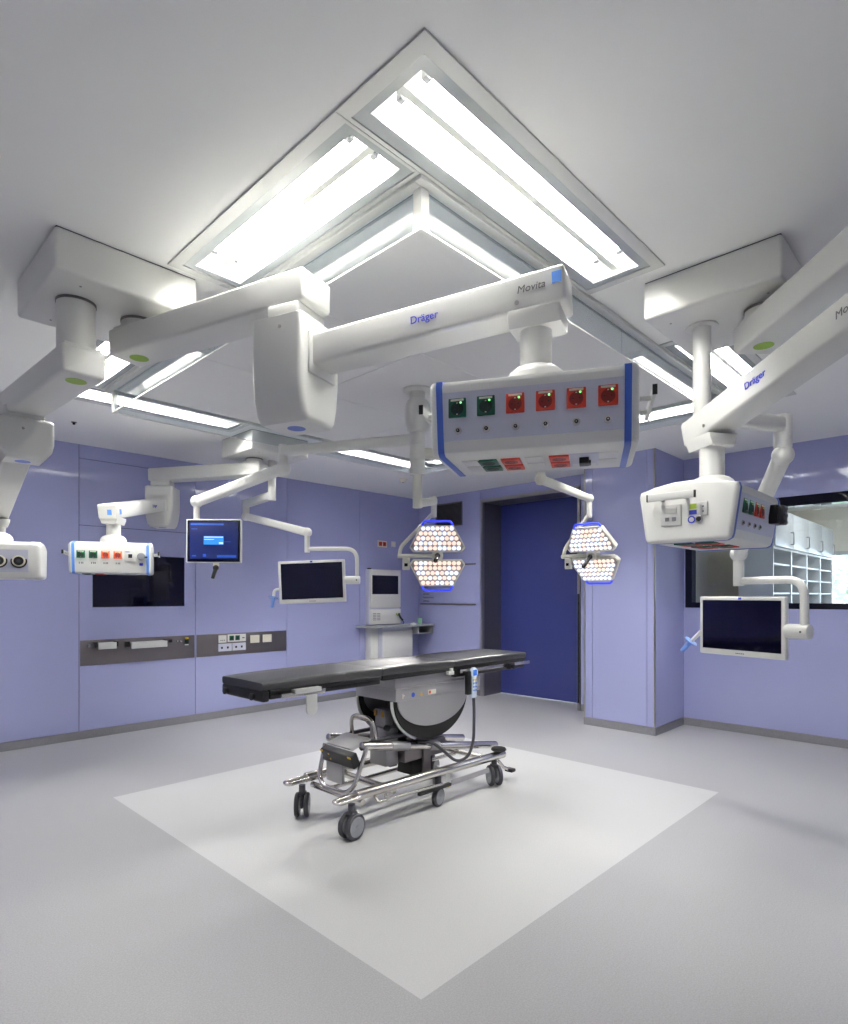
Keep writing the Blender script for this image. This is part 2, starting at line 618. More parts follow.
# shelving unit of pigeonholes with cupboards above, standing in the next room
SX0, SY, SD = 7.40, 1.802, 0.36
t = thing('shelving_unit', (9.0, SY + SD / 2, 0), 'tall white shelving unit of pigeonholes with cupboards above, seen through the window', 'shelving')
NW, CWID, NR = 4, 0.79, 8
X1 = SX0 + NW * CWID
m = MB()
m.span((SX0 + 0.02, SY + SD - 0.02, 0.08), (X1 - 0.02, SY + SD, 2.36))
for i in range(NW + 1):
    x = SX0 + i * CWID
    m.span((x - 0.025 if 0 < i < NW else x - 0.0125, SY, 0.08), (x + 0.025 if 0 < i < NW else x + 0.0125, SY + SD - 0.02, 1.92))
m.span((SX0, SY + 0.02, 0), (X1, SY + SD - 0.02, 0.08))
m.span((SX0 - 0.0125, SY, 1.92), (X1 + 0.0125, SY + SD, 1.945))
m.span((SX0 - 0.0125, SY + 0.001, 1.945), (SX0, SY + SD, 2.36))
m.span((X1, SY + 0.001, 1.945), (X1 + 0.0125, SY + SD, 2.36))
m.span((SX0 - 0.0125, SY + 0.001, 2.36), (X1 + 0.0125, SY + SD, 2.375))
m.build('carcass', M_CAB, t, smooth=0)
for i in range(NW):
    for k in range(1, 11):
        m = MB()
        x = SX0 + i * CWID
        m.span((x + 0.03, SY + 0.01, 0.10 + k * 0.1655 - 0.009), (x + CWID - 0.03, SY + SD - 0.025, 0.10 + k * 0.1655 + 0.009))
        m.build('shelf', M_CAB, t, smooth=0)
for i in range(NW):
    m = MB()
    x = SX0 + i * CWID
    m.span((x + 0.004, SY - 0.018, 1.95), (x + CWID - 0.004, SY, 2.355), bev=0.002)
    d = m.build('cupboard_door', M_CAB, t)
    m = MB()
    m.tube([(x + CWID - 0.12, SY - 0.018, 2.00), (x + CWID - 0.12, SY - 0.05, 2.00), (x + CWID - 0.12, SY - 0.05, 2.14), (x + CWID - 0.12, SY - 0.018, 2.14)], 0.006, 8, fillet=0.012)
    m.build('handle', M_STEEL, d)
t = thing('ceiling_light', (8.35, 0.75, NZ), 'bright flat light panel on the next room ceiling, seen through the window', 'ceiling light')
m = MB()
for (a, b, c, d) in ((7.95, 8.75, 0.35, 0.38), (7.95, 8.75, 1.12, 1.15), (7.95, 7.98, 0.38, 1.12), (8.72, 8.75, 0.38, 1.12)):
    m.span((a, c, NZ - 0.02), (b, d, NZ - 0.001))
m.build('frame', M_ALU, t, smooth=0)
m = MB()
m.span((7.98, 0.38, NZ - 0.016), (8.72, 1.12, NZ - 0.004))
m.build('diffuser', emis('panel_light', '#ffffff', 5.0), t, smooth=0)

# tree outside
random.seed(11)
t = thing('tree', (14.2, 2.1, -1.0), 'leafy green tree outside, glimpsed through the far window', 'tree')
m = MB()
m.tube([(14.2, 2.1, -1.0), (14.22, 2.12, 0.2), (14.15, 2.05, 1.4)], 0.09, 10)
m.build('trunk', mat('bark', '#5b4a3a', 0.8, var=0.2), t)
m = MB()
for k in range(900):
    a, h = random.uniform(0, 2 * PI), random.gauss(0, 0.42)
    rr = 1.0 * math.sqrt(random.random())
    p = Vector((14.2 + rr * math.cos(a), 2.1 + rr * math.sin(a), 1.35 + h))
    ax = Vector((random.uniform(-1, 1), random.uniform(-1, 1), random.uniform(-1, 1))).normalized()
    b = ax.orthogonal().normalized() * 0.05
    c = ax.cross(b).normalized() * 0.09
    m.quad([p - b, p - c, p + b, p + c])
m.build('foliage', mat('leaves', '#c2d0bb', 0.6, var=0.2, scale=3), t, smooth=0)

# ------------------------------------------------------------------ ceiling lights around the laminar field
LAB = [
    'long recessed twin tube ceiling light nearest the viewer, right of the ring corner',
    'long recessed twin tube ceiling light at the far left corner, running towards the back mount',
    'long recessed twin tube ceiling light behind the right ceiling mount',
    'long recessed twin tube ceiling light at the far back corner of the ring',
    'short recessed ceiling light left of the ring corner, in front of the left mount',
    'short recessed ceiling light beyond the left box mount, behind a pendant arm',
    'short recessed twin tube ceiling light on the right far side of the ring',
    'short recessed twin tube ceiling light on the back side, behind the surgical light column',
]
for u, lab in zip(UNITS, LAB):
    f, g, o = u['fr'], u['gl'], u['op']
    cx, cy = (f[0] + f[1]) / 2, (f[2] + f[3]) / 2
    t = thing('ceiling_light', (cx, cy, ZC), lab, 'ceiling light', 'recessed lights around the laminar field')
    m = MB()
    zf = ZC - 0.008
    m.span((f[0], f[2], zf), (f[1], g[2], ZC - 0.0005)); m.span((f[0], g[3], zf), (f[1], f[3], ZC - 0.0005))
    m.span((f[0], g[2], zf), (g[0], g[3], ZC - 0.0005)); m.span((g[1], g[2], zf), (f[1], g[3], ZC - 0.0005))
    m.build('frame', M_ALU, t, smooth=0)
    m = MB()
    e = 0.0025
    zg = ZC - 0.005
    m.span((g[0] + e, g[2] + e, zg), (g[1] - e, o[2], ZC - 0.0005)); m.span((g[0] + e, o[3], zg), (g[1] - e, g[3] - e, ZC - 0.0005))
    m.span((g[0] + e, o[2], zg), (o[0], o[3], ZC - 0.0005)); m.span((o[1], o[2], zg), (g[1] - e, o[3], ZC - 0.0005))
    m.build('glass_border', M_LENSB, t, smooth=0)
    m = MB()
    if u['ax'] == 'x':
        L0, L1, w0, w1 = o[0], o[1], o[2], o[3]
        P = lambda l, w, z: (l, w, z)
    else:
        L0, L1, w0, w1 = o[2], o[3], o[0], o[1]
        P = lambda l, w, z: (w, l, z)
    W = w1 - w0
    prof = [(0, 0), (0.012, 0.045), (0.03, 0.10), (W / 2 - 0.035, 0.10), (W / 2 - 0.014, 0.02), (W / 2 + 0.014, 0.02), (W / 2 + 0.035, 0.10), (W - 0.03, 0.10), (W - 0.012, 0.045), (W, 0)]
    for (a, b) in zip(prof, prof[1:]):
        m.quad([P(L0, w0 + a[0], ZC + a[1]), P(L1, w0 + a[0], ZC + a[1]), P(L1, w0 + b[0], ZC + b[1]), P(L0, w0 + b[0], ZC + b[1])])
    for L in (L0, L1):
        m.quad([P(L, w0, ZC), P(L, w1, ZC), P(L, w1, ZC + 0.105), P(L, w0, ZC + 0.105)])
    m.build('reflector', M_REFL, t, smooth=0)
    for k, s in enumerate((0.25, 0.75)):
        w = w0 + W * s
        m = MB()
        m.cyl(P(L0 + 0.09, w, ZC + 0.066), P(L1 - 0.09, w, ZC + 0.066), 0.009, n=8)
        tb = m.build('fluorescent_tube', M_TUBE, t)
        for L in (L0 + 0.076, L1 - 0.076):
            m = MB()
            a, b = P(L - 0.013, w - 0.012, ZC + 0.045), P(L + 0.013, w + 0.012, ZC + 0.094)
            m.span(a, b, bev=0.003)
            m.build('lamp_holder', M_HUB, tb)
    m = MB()
    m.quad([(o[0], o[2], ZC - 0.003), (o[0], o[3], ZC - 0.003), (o[1], o[3], ZC - 0.003), (o[1], o[2], ZC - 0.003)])
    m.build('lens', M_LENS, t, smooth=0)

# laminar flow field and its glass apron
AX0, AX1, AY0, AY1, AZ = 1.515, 4.605, 1.477, 4.560, 2.700
t = thing('laminar_flow_field', (CX, CY, ZC), 'grey perforated air outlet field in the middle of the ceiling', 'air outlet')
m = MB()
m.span((AX0 + 0.03, AY0 + 0.03, ZC - 0.0009), (AX1 - 0.03, AY1 - 0.03, ZC - 0.0002))
m.build('joint_backing', M_SEAM, t, smooth=0)
n = 3
for i in range(n):
    for j in range(n):
        a, b = AX0 + 0.03 + (AX1 - AX0 - 0.06) * i / n, AX0 + 0.03 + (AX1 - AX0 - 0.06) * (i + 1) / n
        c, d = AY0 + 0.03 + (AY1 - AY0 - 0.06) * j / n, AY0 + 0.03 + (AY1 - AY0 - 0.06) * (j + 1) / n
        m = MB()
        m.span((a + 0.002, c + 0.002, ZC - 0.012), (b - 0.002, d - 0.002, ZC - 0.001))
        m.build('air_panel', M_LAM, t, smooth=0)
t = thing('glass_apron', (CX, CY, AZ), 'clear glass apron hanging from the ceiling around the air outlet field', 'glass apron')
m = MB()
w = 0.034
for (x0, x1, y0, y1) in ((AX0 - w, AX1 + w, AY0 - w, AY0), (AX0 - w, AX1 + w, AY1, AY1 + w), (AX0 - w, AX0, AY0, AY1), (AX1, AX1 + w, AY0, AY1)):
    m.span((x0, y0, ZC - 0.022), (x1, y1, ZC - 0.001), bev=0.003)
m.build('ceiling_rail', M_ALU, t)
th = 0.008
mx_, my_ = 3.075, 3.02
for (x0, x1, y0, y1) in ((AX0 + 0.04, mx_ - 0.003, AY0, AY0 + th), (mx_ + 0.003, AX1 - 0.04, AY0, AY0 + th), (AX0 + 0.04, mx_ - 0.003, AY1 - th, AY1), (mx_ + 0.003, AX1 - 0.04, AY1 - th, AY1),
                         (AX0, AX0 + th, AY0 + 0.04, my_ - 0.003), (AX0, AX0 + th, my_ + 0.003, AY1 - 0.04), (AX1 - th, AX1, AY0 + 0.04, my_ - 0.003), (AX1 - th, AX1, my_ + 0.003, AY1 - 0.04)):
    m = MB()
    m.span((x0, y0, AZ + 0.006), (x1, y1, ZC - 0.02))
    gp = m.build('glass_panel', M_GLASS, t, smooth=0)
    m = MB()
    m.span((x0, y0, AZ), (x1, y1, AZ + 0.006))
    m.build('lit_glass_edge', M_WHITE2, gp, smooth=0)  # white strip stands in for the bright, lit bottom edge of the glass
for (x, y, sx, sy) in ((AX0, AY0, 1, 1), (AX1, AY0, -1, 1), (AX0, AY1, 1, -1), (AX1, AY1, -1, -1)):
    m = MB()
    m.span((x, y, AZ - 0.001), (x + sx * 0.040, y + sy * 0.010, ZC - 0.02))
    m.span((x, y + sy * 0.010, AZ - 0.001), (x + sx * 0.010, y + sy * 0.040, ZC - 0.02))
    m.build('corner_post', M_WHITE2, t)

# ------------------------------------------------------------------ ceiling mounts
def rrect(w, h, r, n=4, tb=0.0):
    """rounded rectangle outline, bottom at 0; tb narrows the bottom"""
    pts = []
    for (cx, cy, a0) in ((w / 2 - r, h - r, 0), (-w / 2 + r, h - r, PI / 2), (-w / 2 + r + tb, r, PI), (w / 2 - r - tb, r, 1.5 * PI)):
        for k in range(n + 1):
            a = a0 + PI / 2 * k / n
            pts.append((cx + r * math.cos(a), cy + r * math.sin(a)))
    return pts

ZM = 2.694
def ceiling_mount(x0, x1, y0, y1, label):
    t = thing('ceiling_mount', ((x0 + x1) / 2, (y0 + y1) / 2, ZM), label, 'ceiling mount', 'white box mounts on the ceiling')
    m = MB()
    m.span((x0, y0, ZM), (x1, y1, ZC - 0.0022), bev=0.014, seg=3)
    m.build('cover', M_WHITE, t)
    m = MB()
    m.span((x0 + 0.006, y0 + 0.006, ZC - 0.0022), (x1 - 0.006, y1 - 0.006, ZC - 0.0005))
    m.build('shadow_joint', M_SEAM, t, smooth=0)
    for (fx, fy) in ((0.2, 0.14), (0.8, 0.14), (0.2, 0.86), (0.8, 0.86)):
        m = MB()
        p = (x0 + (x1 - x0) * fx, y0 + (y1 - y0) * fy)
        m.cyl((p[0], p[1], ZM - 0.002), (p[0], p[1], ZM + 0.004), 0.005, n=10)
        m.build('screw', M_HUB, t)
ceiling_mount(0.684, 1.266, 2.688, 3.296, 'large white box mount on the ceiling at left carrying two pendant columns')
ceiling_mount(2.740, 3.345, 0.636, 1.212, 'white box mount on the ceiling at right with a thin column under it')
ceiling_mount(2.730, 3.330, 4.745, 5.300, 'white box mount on the ceiling far back in front of the left wall')

# ------------------------------------------------------------------ pieces shared by the pendants
def arm_frame(p, q):
    p, q = Vector(p), Vector(q)
    x = (q - p).normalized()
    y = Vector((0, 0, 1)).cross(x).normalized()
    z = x.cross(y).normalized()
    return Matrix(((x.x, y.x, z.x, p.x), (x.y, y.y, z.y, p.y), (x.z, y.z, z.z, p.z), (0, 0, 0, 1))), (q - p).length

def arm_bar(m, p, q, w, h, e0, e1, r=0.02, tb=0.012, bev=0.012, mi=0):
    M, L = arm_frame(p, q)
    m.prism(rrect(w, h, r, 4, tb), -e0, L + e1, M, bev, 3, mi)
    return M, L

def disc(m, x, y, z, r, mi=0):
    m.cyl((x, y, z - 0.0012), (x, y, z + 0.004), r, n=32, mi=mi)

def socket(pod, M, x, zc, w, h, y, kind, name='power_socket', dual=False):
    """M: pod frame; front face at local y; outward is -y"""
    col = {'green': (M_GREEN, M_DGREEN), 'red': (M_RED, M_DRED), 'orange': (M_ORANGE, M_DRED)}[kind]
    m = MB()
    m.box((x, y - 0.003, zc), (w, 0.008, h), M, bev=0.002)
    d = 0.36 * w
    m.cyl(M @ Vector((x, y - 0.0078, zc - 0.06 * h)), M @ Vector((x, y - 0.0062, zc - 0.06 * h)), d, n=24, mi=1)
    m.box((x, y - 0.0078, zc - 0.06 * h), (0.010, 0.002, 2 * d * 1.04), M, mi=1)
    for s in (-1, 1):
        m.cyl(M @ Vector((x + s * 0.0095, y - 0.0088, zc - 0.06 * h)), M @ Vector((x + s * 0.0095, y - 0.0075, zc - 0.06 * h)), 0.0026, n=8, mi=2)
        m.box((x, y - 0.0088, zc - 0.06 * h + s * d * 0.86), (0.0045, 0.0016, 0.003), M, mi=3)
    m.box((x, y - 0.0076, zc + 0.39 * h), (w * 0.72, 0.0014, h * 0.10), M, mi=3)
    m.cyl(M @ Vector((x + 0.2 * w, y - 0.0086, zc + 0.25 * h)), M @ Vector((x + 0.2 * w, y - 0.0072, zc + 0.25 * h)), 0.0034, n=10, mi=4)
    return m.build(name, [col[0], col[1], M_BLACK, M_CREAM, M_LED], pod)

M_LED = emis('green_indicator', '#7dff8a', 0.5)

def stud(pod, M, x, zc, y):
    m = MB()
    m.cyl(M @ Vector((x, y - 0.006, zc)), M @ Vector((x, y + 0.002, zc)), 0.0115, n=20, bev=0.001)
    m.cyl(M @ Vector((x, y - 0.010, zc)), M @ Vector((x, y - 0.002, zc)), 0.0058, n=16, mi=1)
    m.cyl(M @ Vector((x, y - 0.0112, zc)), M @ Vector((x, y - 0.009, zc)), 0.0022, n=8)
    return m.build('equipotential_stud', [M_CHROME, M_BLACK], pod)

HT, HF = 0.200, 0.174          # half depth at the top edge and at the fold
def pod_section(g=0.0):
    """outline (y, z) of the pod; z = 0 at the upper front edge"""
    return [(-HT - g, -0.012), (-HT + 0.006 - g, 0.004 + g), (-0.13, 0.022 + g), (-0.05, 0.034 + g), (0.05, 0.034 + g), (0.13, 0.022 + g), (HT - 0.006 + g, 0.004 + g), (HT + g, -0.012),
            (HF + g, -0.196), (HF - 0.006 + g, -0.210 - g * 0.5), (HF - 0.022 + g, -0.218 - g), (-HF + 0.022 - g, -0.218 - g), (-HF + 0.006 - g, -0.210 - g * 0.5), (-HF - g, -0.196)]

def fy(z):
    """y of the front face at height z"""
    return -(HT + (HF - HT) * (-0.012 - z) / 0.184)

def rail(pod, M, s, L, yc=0.0, ln=0.27, zc=-0.055):
    """equipment rail standing off an end cap (s = -1 or 1)"""
    m = MB()
    x = s * (L / 2 + 0.055)
    m.box((x, yc, zc), (0.010, ln, 0.030), M, bev=0.002)
    for y in (yc - ln * 0.26, yc + ln * 0.26):
        m.box((s * (L / 2 + 0.028), y, zc - 0.005), (0.055, 0.014, 0.014), M, bev=0.003)
    rl = m.build('equipment_rail', M_ALU, pod)
    for y in (yc - ln / 2 - 0.002, yc + ln / 2 + 0.002):
        m = MB()
        m.box((x, y, zc), (0.014, 0.006, 0.030), M, bev=0.001)
        m.build('rail_cap', M_BLACK, rl)

def make_pod(t, x, y, z, ang, L, items, under=(), caps=(), panel=True, stripe=M_BLUE, capL=0.024, capR=0.024, rail_kw={}):
    M = rotz(ang, (x, y, z))
    m = MB()
    m.prism(pod_section(), -L / 2 + 0.012, L / 2 - 0.012, M)
    pod = m.build('pod_body', M_WHITE2, t)
    for s, cl in ((-1, capL), (1, capR)):
        m = MB()
        a, b = sorted((s * (L / 2 - 0.012), s * (L / 2 - 0.012 + cl)))
        sec = pod_section(0.002)
        # end cap: bevelled towards the free end only
        m.prism(sec, a, b, None, 0.0)
        bm = m.bm
        xe = b if s > 0 else a
        ends = [f for f in bm.faces if all(abs(v.co.x - xe) < 1e-5 for v in f.verts)]
        es = list({e for f in ends for e in f.edges})
        bmesh.ops.bevel(bm, geom=es, offset=min(0.026, cl * 0.75), segments=4, profile=0.5, affect='EDGES')
        for v in bm.verts:
            v.co = M @ v.co
        m.build('end_cap', M_WHITE2, pod)
        m = MB()
        xs = s * (L / 2 - 0.020)
        m.prism(pod_section(0.003), xs - 0.010, xs + 0.010, M)
        m.build('edge_stripe', stripe, pod)
    if panel:
        for sgn in (1, -1):
            m = MB()
            z0, z1 = -0.030, -0.176
            a, b = fy(z0) * sgn, fy(z1) * sgn
            poly = [(a, z0), (a - 0.0025 * sgn, z0), (b - 0.0025 * sgn, z1), (b, z1)]
            m.prism(poly, -L / 2 + 0.031, L / 2 - 0.031, M)
            m.build('front_panel', M_PANEL, pod)
    for it in items:
        k, px = it[0], it[1]
        if k in ('green', 'red', 'orange'):
            socket(pod, M, px, -0.078, 0.056, 0.060, fy(-0.078), k)
            stud(pod, M, px, -0.146, fy(-0.146))
        elif k == 'sgreen' or k == 'sorange':
            socket(pod, M, px, -0.075, 0.058, 0.058, fy(-0.075), k[1:])
            m = MB()
            for dx in (-0.011, 0.003, 0.013):
                m.box((px + dx, fy(-0.14) - 0.003, -0.14), (0.007, 0.0015, 0.014), M)
            m.build('socket_mark', M_GREYINK, pod)
        elif k == 'plate':
            m = MB()
            m.box((px, fy(-0.08) - 0.004, -0.08), (0.075, 0.008, 0.085), M, bev=0.002)
            m.box((px + 0.004, fy(-0.08) - 0.009, -0.082), (0.028, 0.004, 0.03), M, mi=1)
            m.box((px - 0.015, fy(-0.08) - 0.0083, -0.05), (0.03, 0.001, 0.006), M, mi=2)
            m.build('data_outlet', [M_WHITE, M_BLACK, M_PBLUE], pod)
        elif k == 'gas':
            m = MB()
            y0 = fy(-0.09)
            m.cyl(M @ Vector((px, y0 - 0.035, -0.085)), M @ Vector((px, y0, -0.085)), 0.03, n=20, bev=0.004)
            m.box((px, y0 - 0.036, -0.085), (0.03, 0.012, 0.05), M, bev=0.004, mi=0)
            m.box((px + 0.035, y0 - 0.03, -0.09), (0.02, 0.01, 0.012), M, mi=2)
            m.box((px, y0 - 0.012, -0.145), (0.026, 0.02, 0.022), M, mi=1, bev=0.003)
            m.build('gas_outlet', [M_HUB, M_INK, M_BLACK], pod)
        elif k == 'round':
            m = MB()
            y0 = fy(-0.10)
            m.cyl(M @ Vector((px, y0 - 0.004, -0.103)), M @ Vector((px, y0 + 0.004, -0.103)), 0.046, n=32, mi=1)
            m.cyl(M @ Vector((px, y0 - 0.014, -0.103)), M @ Vector((px, y0, -0.103)), 0.037, n=32, bev=0.003)
            m.cyl(M @ Vector((px, y0 - 0.0155, -0.103)), M @ Vector((px, y0 - 0.004, -0.103)), 0.028, n=28, mi=1)
            m.cyl(M @ Vector((px, y0 - 0.0165, -0.103)), M @ Vector((px, y0 - 0.015, -0.103)), 0.012, n=16, mi=2)
            m.build('gas_coupling', [M_CREAM, M_BLACK, M_RUBBER2], pod)
        elif k == 'clamp':
            m = MB()
            y0 = fy(-0.08)
            m.box((px - 0.02, y0 - 0.018, -0.080), (0.05, 0.036, 0.085), M, bev=0.004)
            m.box((px + 0.026, y0 - 0.030, -0.080), (0.066, 0.045, 0.085), M, bev=0.004, mi=1)
            for dz in (-0.03, 0.0, 0.03):
                m.box((px + 0.026, y0 - 0.053, -0.080 + dz), (0.06, 0.006, 0.012), M, bev=0.001, mi=1)
            m.build('rail_clamp', [M_BLACK, M_RUBBER2], pod)
    # sockets on the underside
    for it in under:
        k, px = it[0], it[1]
        U = M @ Matrix.Translation((px, 0.0, -0.219))
        m = MB()
        if k == 'blank':
            for dy in (-0.045, 0.045):
                m.box((0, dy, 0.0), (0.058, 0.080, 0.004), U, bev=0.0012)
            m.build('blank_cover', M_WHITE, pod)
        elif k == 'jack':
            m.box((0, 0, 0.0), (0.090, 0.180, 0.005), U, bev=0.0015)
            m.box((0, -0.02, -0.010), (0.030, 0.055, 0.022), U, mi=1, bev=0.002)
            m.box((0.014, 0.02, -0.006), (0.014, 0.045, 0.012), U, mi=1, bev=0.002)
            m.box((0, 0.062, -0.003), (0.075, 0.045, 0.002), U, mi=2)
            m.build('data_outlet', [M_PANEL, M_BLACK, M_WHITE], pod)
        else:
            c = {'green': (M_GREEN, M_DGREEN), 'red': (M_RED, M_DRED)}[k]
            for dy in (-0.045, 0.045):
                m = MB()
                m.box((0, dy, -0.001), (0.062, 0.074, 0.008), U, bev=0.002)
                m.cyl(U @ Vector((0, dy, -0.0058)), U @ Vector((0, dy, -0.004)), 0.022, n=20, mi=1)
                for q in (-0.0095, 0.0095):
                    m.box((q, dy, -0.0062), (0.005, 0.005, 0.001), U, mi=2)
                m.build('device_socket', [c[0], c[1], M_BLACK], pod)
    for s in caps:
        rail(pod, M, s, L + 0.004, **rail_kw)
    return pod, M

def supply_pendant(label, ax, ay, a1z, E, a2z0, a2z1, px, py, pz, ang, blk, items, under=(), caps=(-1, 1), L=0.60,
                   blk_h=0.40, blk_top=None, bdh=0.132, **kw):
    t = thing('supply_pendant', (ax, ay, ZM), label, 'supply pendant', 'jointed white supply pendants')
    A = Vector((ax, ay)); Ee = Vector(E); Pp = Vector((px, py))
    h1 = 0.122
    # upper column
    m = MB()
    top = a1z + h1
    m.cyl((ax, ay, top - 0.01), (ax, ay, ZM - 0.004), 0.077, n=40)
    mo = rotz(math.atan2(E[1] - ay, E[0] - ax), (ax, ay, top))
    m.box((-0.005, 0, 0.003), (0.165, 0.150, 0.022), mo, bev=0.005)
    m.build('upper_column', M_WHITE, t)
    m = MB()
    m.cyl((ax, ay, ZM - 0.012), (ax, ay, ZM - 0.001), 0.080, n=40)
    m.build('collar', M_STEELD, t)
    # first arm
    m = MB()
    arm_bar(m, (A.x, A.y, a1z), (Ee.x, Ee.y, a1z), 0.180, h1, 0.105, 0.105, r=0.014, tb=0.004, bev=0.014)
    a1 = m.build('upper_arm', M_WHITE, t)
    d1 = (Ee - A).normalized()
    m = MB(); disc(m, ax, ay, a1z, 0.042); m.build('joint_disc', M_LIME, a1)
    # joint block
    d2 = (Pp - Ee).normalized()
    nb = Vector((-d2.y, d2.x))
    bt = blk_top if blk_top is not None else a1z - 0.055
    M = rotz(math.atan2(d2.y, d2.x), (Ee.x, Ee.y, bt))
    m = MB()
    m.box((0, 0, 0.028), (0.150, 0.185, 0.06), M, bev=0.014, seg=3)
    m.build('joint_neck', M_WHITE, t)
    m = MB()
    w2 = blk / 2
    bd = bdh
    sec = [(-bd, -0.012), (-bd + 0.02, 0.0), (bd - 0.02, 0.0), (bd, -0.012), (bd, -blk_h * 0.58), (bd - 0.010, -blk_h * 0.78), (bd - 0.026, -blk_h + 0.025), (bd - 0.048, -blk_h), (-bd + 0.048, -blk_h), (-bd + 0.026, -blk_h + 0.025), (-bd + 0.010, -blk_h * 0.78), (-bd, -blk_h * 0.58)]
    m.prism(sec, -w2, w2, M, 0.022, 4)
    jb = m.build('joint_block', M_WHITE, t)
    m = MB(); disc(m, Ee.x, Ee.y, bt - blk_h, 0.036); m.build('joint_disc', M_PBLUE, jb)
    m = MB()
    m.cyl(M @ Vector((-w2 - 0.0022, 0.01, -0.06)), M @ Vector((-w2 + 0.003, 0.01, -0.06)), 0.007, n=14)
    m.cyl(M @ Vector((0.02, -bd - 0.0022, -0.055)), M @ Vector((0.02, -bd + 0.003, -0.055)), 0.007, n=14)
    m.build('screw', M_CHROME, jb)
    m = MB()
    m.box((w2 + 0.003, 0, (a2z0 - bt) + 0.05), (0.012, 0.178, 0.155), M, bev=0.005)
    m.build('arm_cover', M_WHITE, jb)
    # second arm
    h2 = 0.118
    m = MB()
    p0 = Vector((Ee.x, Ee.y, a2z0)); p1 = Vector((Pp.x, Pp.y, a2z1))
    M2, L2 = arm_bar(m, p0, p1, 0.145, h2, -0.09, 0.112, r=0.014, tb=0.004, bev=0.012)
    a2 = m.build('lower_arm', M_WHITE, t)
    # lower bracket, column and flange
    m = MB()
    Mb = rotz(math.atan2(d2.y, d2.x), (px, py, a2z1))
    q = [(-0.07, 0.004), (-0.07, -0.012), (-0.056, -0.05), (0.056, -0.05), (0.07, -0.012), (0.07, 0.004)]
    m.prism(q, -0.080, 0.095, Mb, 0.010)
    m.build('bracket', M_WHITE, t)
    m = MB()
    m.cyl((px, py, pz + 0.05), (px, py, a2z1 - 0.045), 0.052, n=36)
    m.build('pod_column', M_WHITE, t)
    m = MB()
    m.lathe([(0.096, 0.0), (0.096, 0.030), (0.088, 0.046), (0.071, 0.060), (0.054, 0.067), (0.0, 0.067)], Matrix.Translation((px, py, pz + 0.026)), 40)
    m.build('pod_flange', M_WHITE2, t)
    pod, M = make_pod(t, px, py, pz, ang, L, items, under, caps, **kw)
    return t, a2, M2, L2, pod, M

# main pendant, in front
S1 = -0.223
t, a2, M2, L2, pod, PM = supply_pendant(
    'supply pendant nearest the viewer, its long pod of six sockets facing front',
    1.10, 2.94, 2.525, (1.36, 2.02), 2.272, 2.322, 1.683, 1.110, 2.060, math.atan2(-0.881, 0.473), 0.235,
    [('green', S1), ('green', S1 + 0.0895)] + [('red', S1 + 0.0895 * i) for i in range(2, 6)],
    [('blank', -0.205), ('green', -0.150), ('red', -0.075), ('blank', 0.000), ('red', 0.078), ('jack', 0.155), ('blank', 0.228)], blk_h=0.405)
def arm_sign(M2, L2, a2, s, x, z, body, size, mat_, flip, shear=0.0, bold=0.0):
    # flip: +1 reads from the joint to the pod on the right hand side of the arm, -1 on the other side
    p = M2 @ Vector((x, -0.0725 * s - 0.0006 * s, z))
    r = (M2.to_3x3() @ Vector((flip, 0, 0)))
    u = (M2.to_3x3() @ Vector((0, 0, 1)))
    lettering(body, size, face_frame(p, r, u), mat_, 'lettering', a2, shear=shear, bold=bold)
arm_sign(M2, L2, a2, 1, L2 * 0.615, 0.060, 'Dräger', 0.037, M_INK, 1, bold=0.0003)
arm_sign(M2, L2, a2, 1, L2 * 1.005, 0.066, 'Movita', 0.034, M_GREYINK, 1, 0.2)
m = MB()
m.cyl(M2 @ Vector((L2 * 0.955, -0.0740, 0.028)), M2 @ Vector((L2 * 0.955, -0.0705, 0.028)), 0.007, n=16)
m.build('screw', M_CHROME, a2)
m = MB()
m.box((L2 + 0.088, -0.0722, 0.078), (0.030, 0.002, 0.036), M2)
m.build('brake_mark', M_LBLUE, a2)

# pendant at the left edge
t, a2, M2, L2, pod, PM = supply_pendant(
    'supply pendant at the left edge, its pod showing two black round gas couplings',
    0.832, 2.943, 2.347, (0.80, 3.73), 2.190, 1.905, 0.887, 4.840, 1.728, math.atan2(-0.33, 0.944), 0.19,
    [('round', 0.045), ('round', 0.152), ('round', -0.062), ('round', -0.169)], [('blank', 0.12), ('blank', -0.1)], caps=(-1,), L=0.47, stripe=M_WHITE2, blk_h=0.215, blk_top=2.325, capR=0.050)

# far pendant by the left wall
t, a2, M2, L2, pod, PM = supply_pendant(
    'supply pendant far back before the dark wall screen, its pod with green and orange sockets',
    2.955, 5.09, 2.525, (2.455, 5.965), 2.245, 2.020, 1.722, 5.135, 1.790, math.atan2(-0.40, 0.9165), 0.24,
    [('sgreen', -0.205), ('sgreen', -0.122), ('sorange', -0.038), ('sorange', 0.046), ('plate', 0.130), ('gas', 0.212)],
    [('green', -0.18), ('red', -0.09), ('blank', 0.05), ('blank', 0.14)], L=0.555, blk_h=0.40, panel=False, stripe=M_LBLUE)
arm_sign(M2, L2, a2, -1, L2 * 0.36, 0.062, 'Dräger', 0.038, M_INK, -1, bold=0.0003)
m = MB()
m.box((L2 + 0.03, 0.0722, 0.055), (0.034, 0.002, 0.042), M2)
m.box((L2 + 0.1122, 0.02, 0.055), (0.002, 0.034, 0.042), M2)
m.build('brake_mark', M_LBLUE, a2)

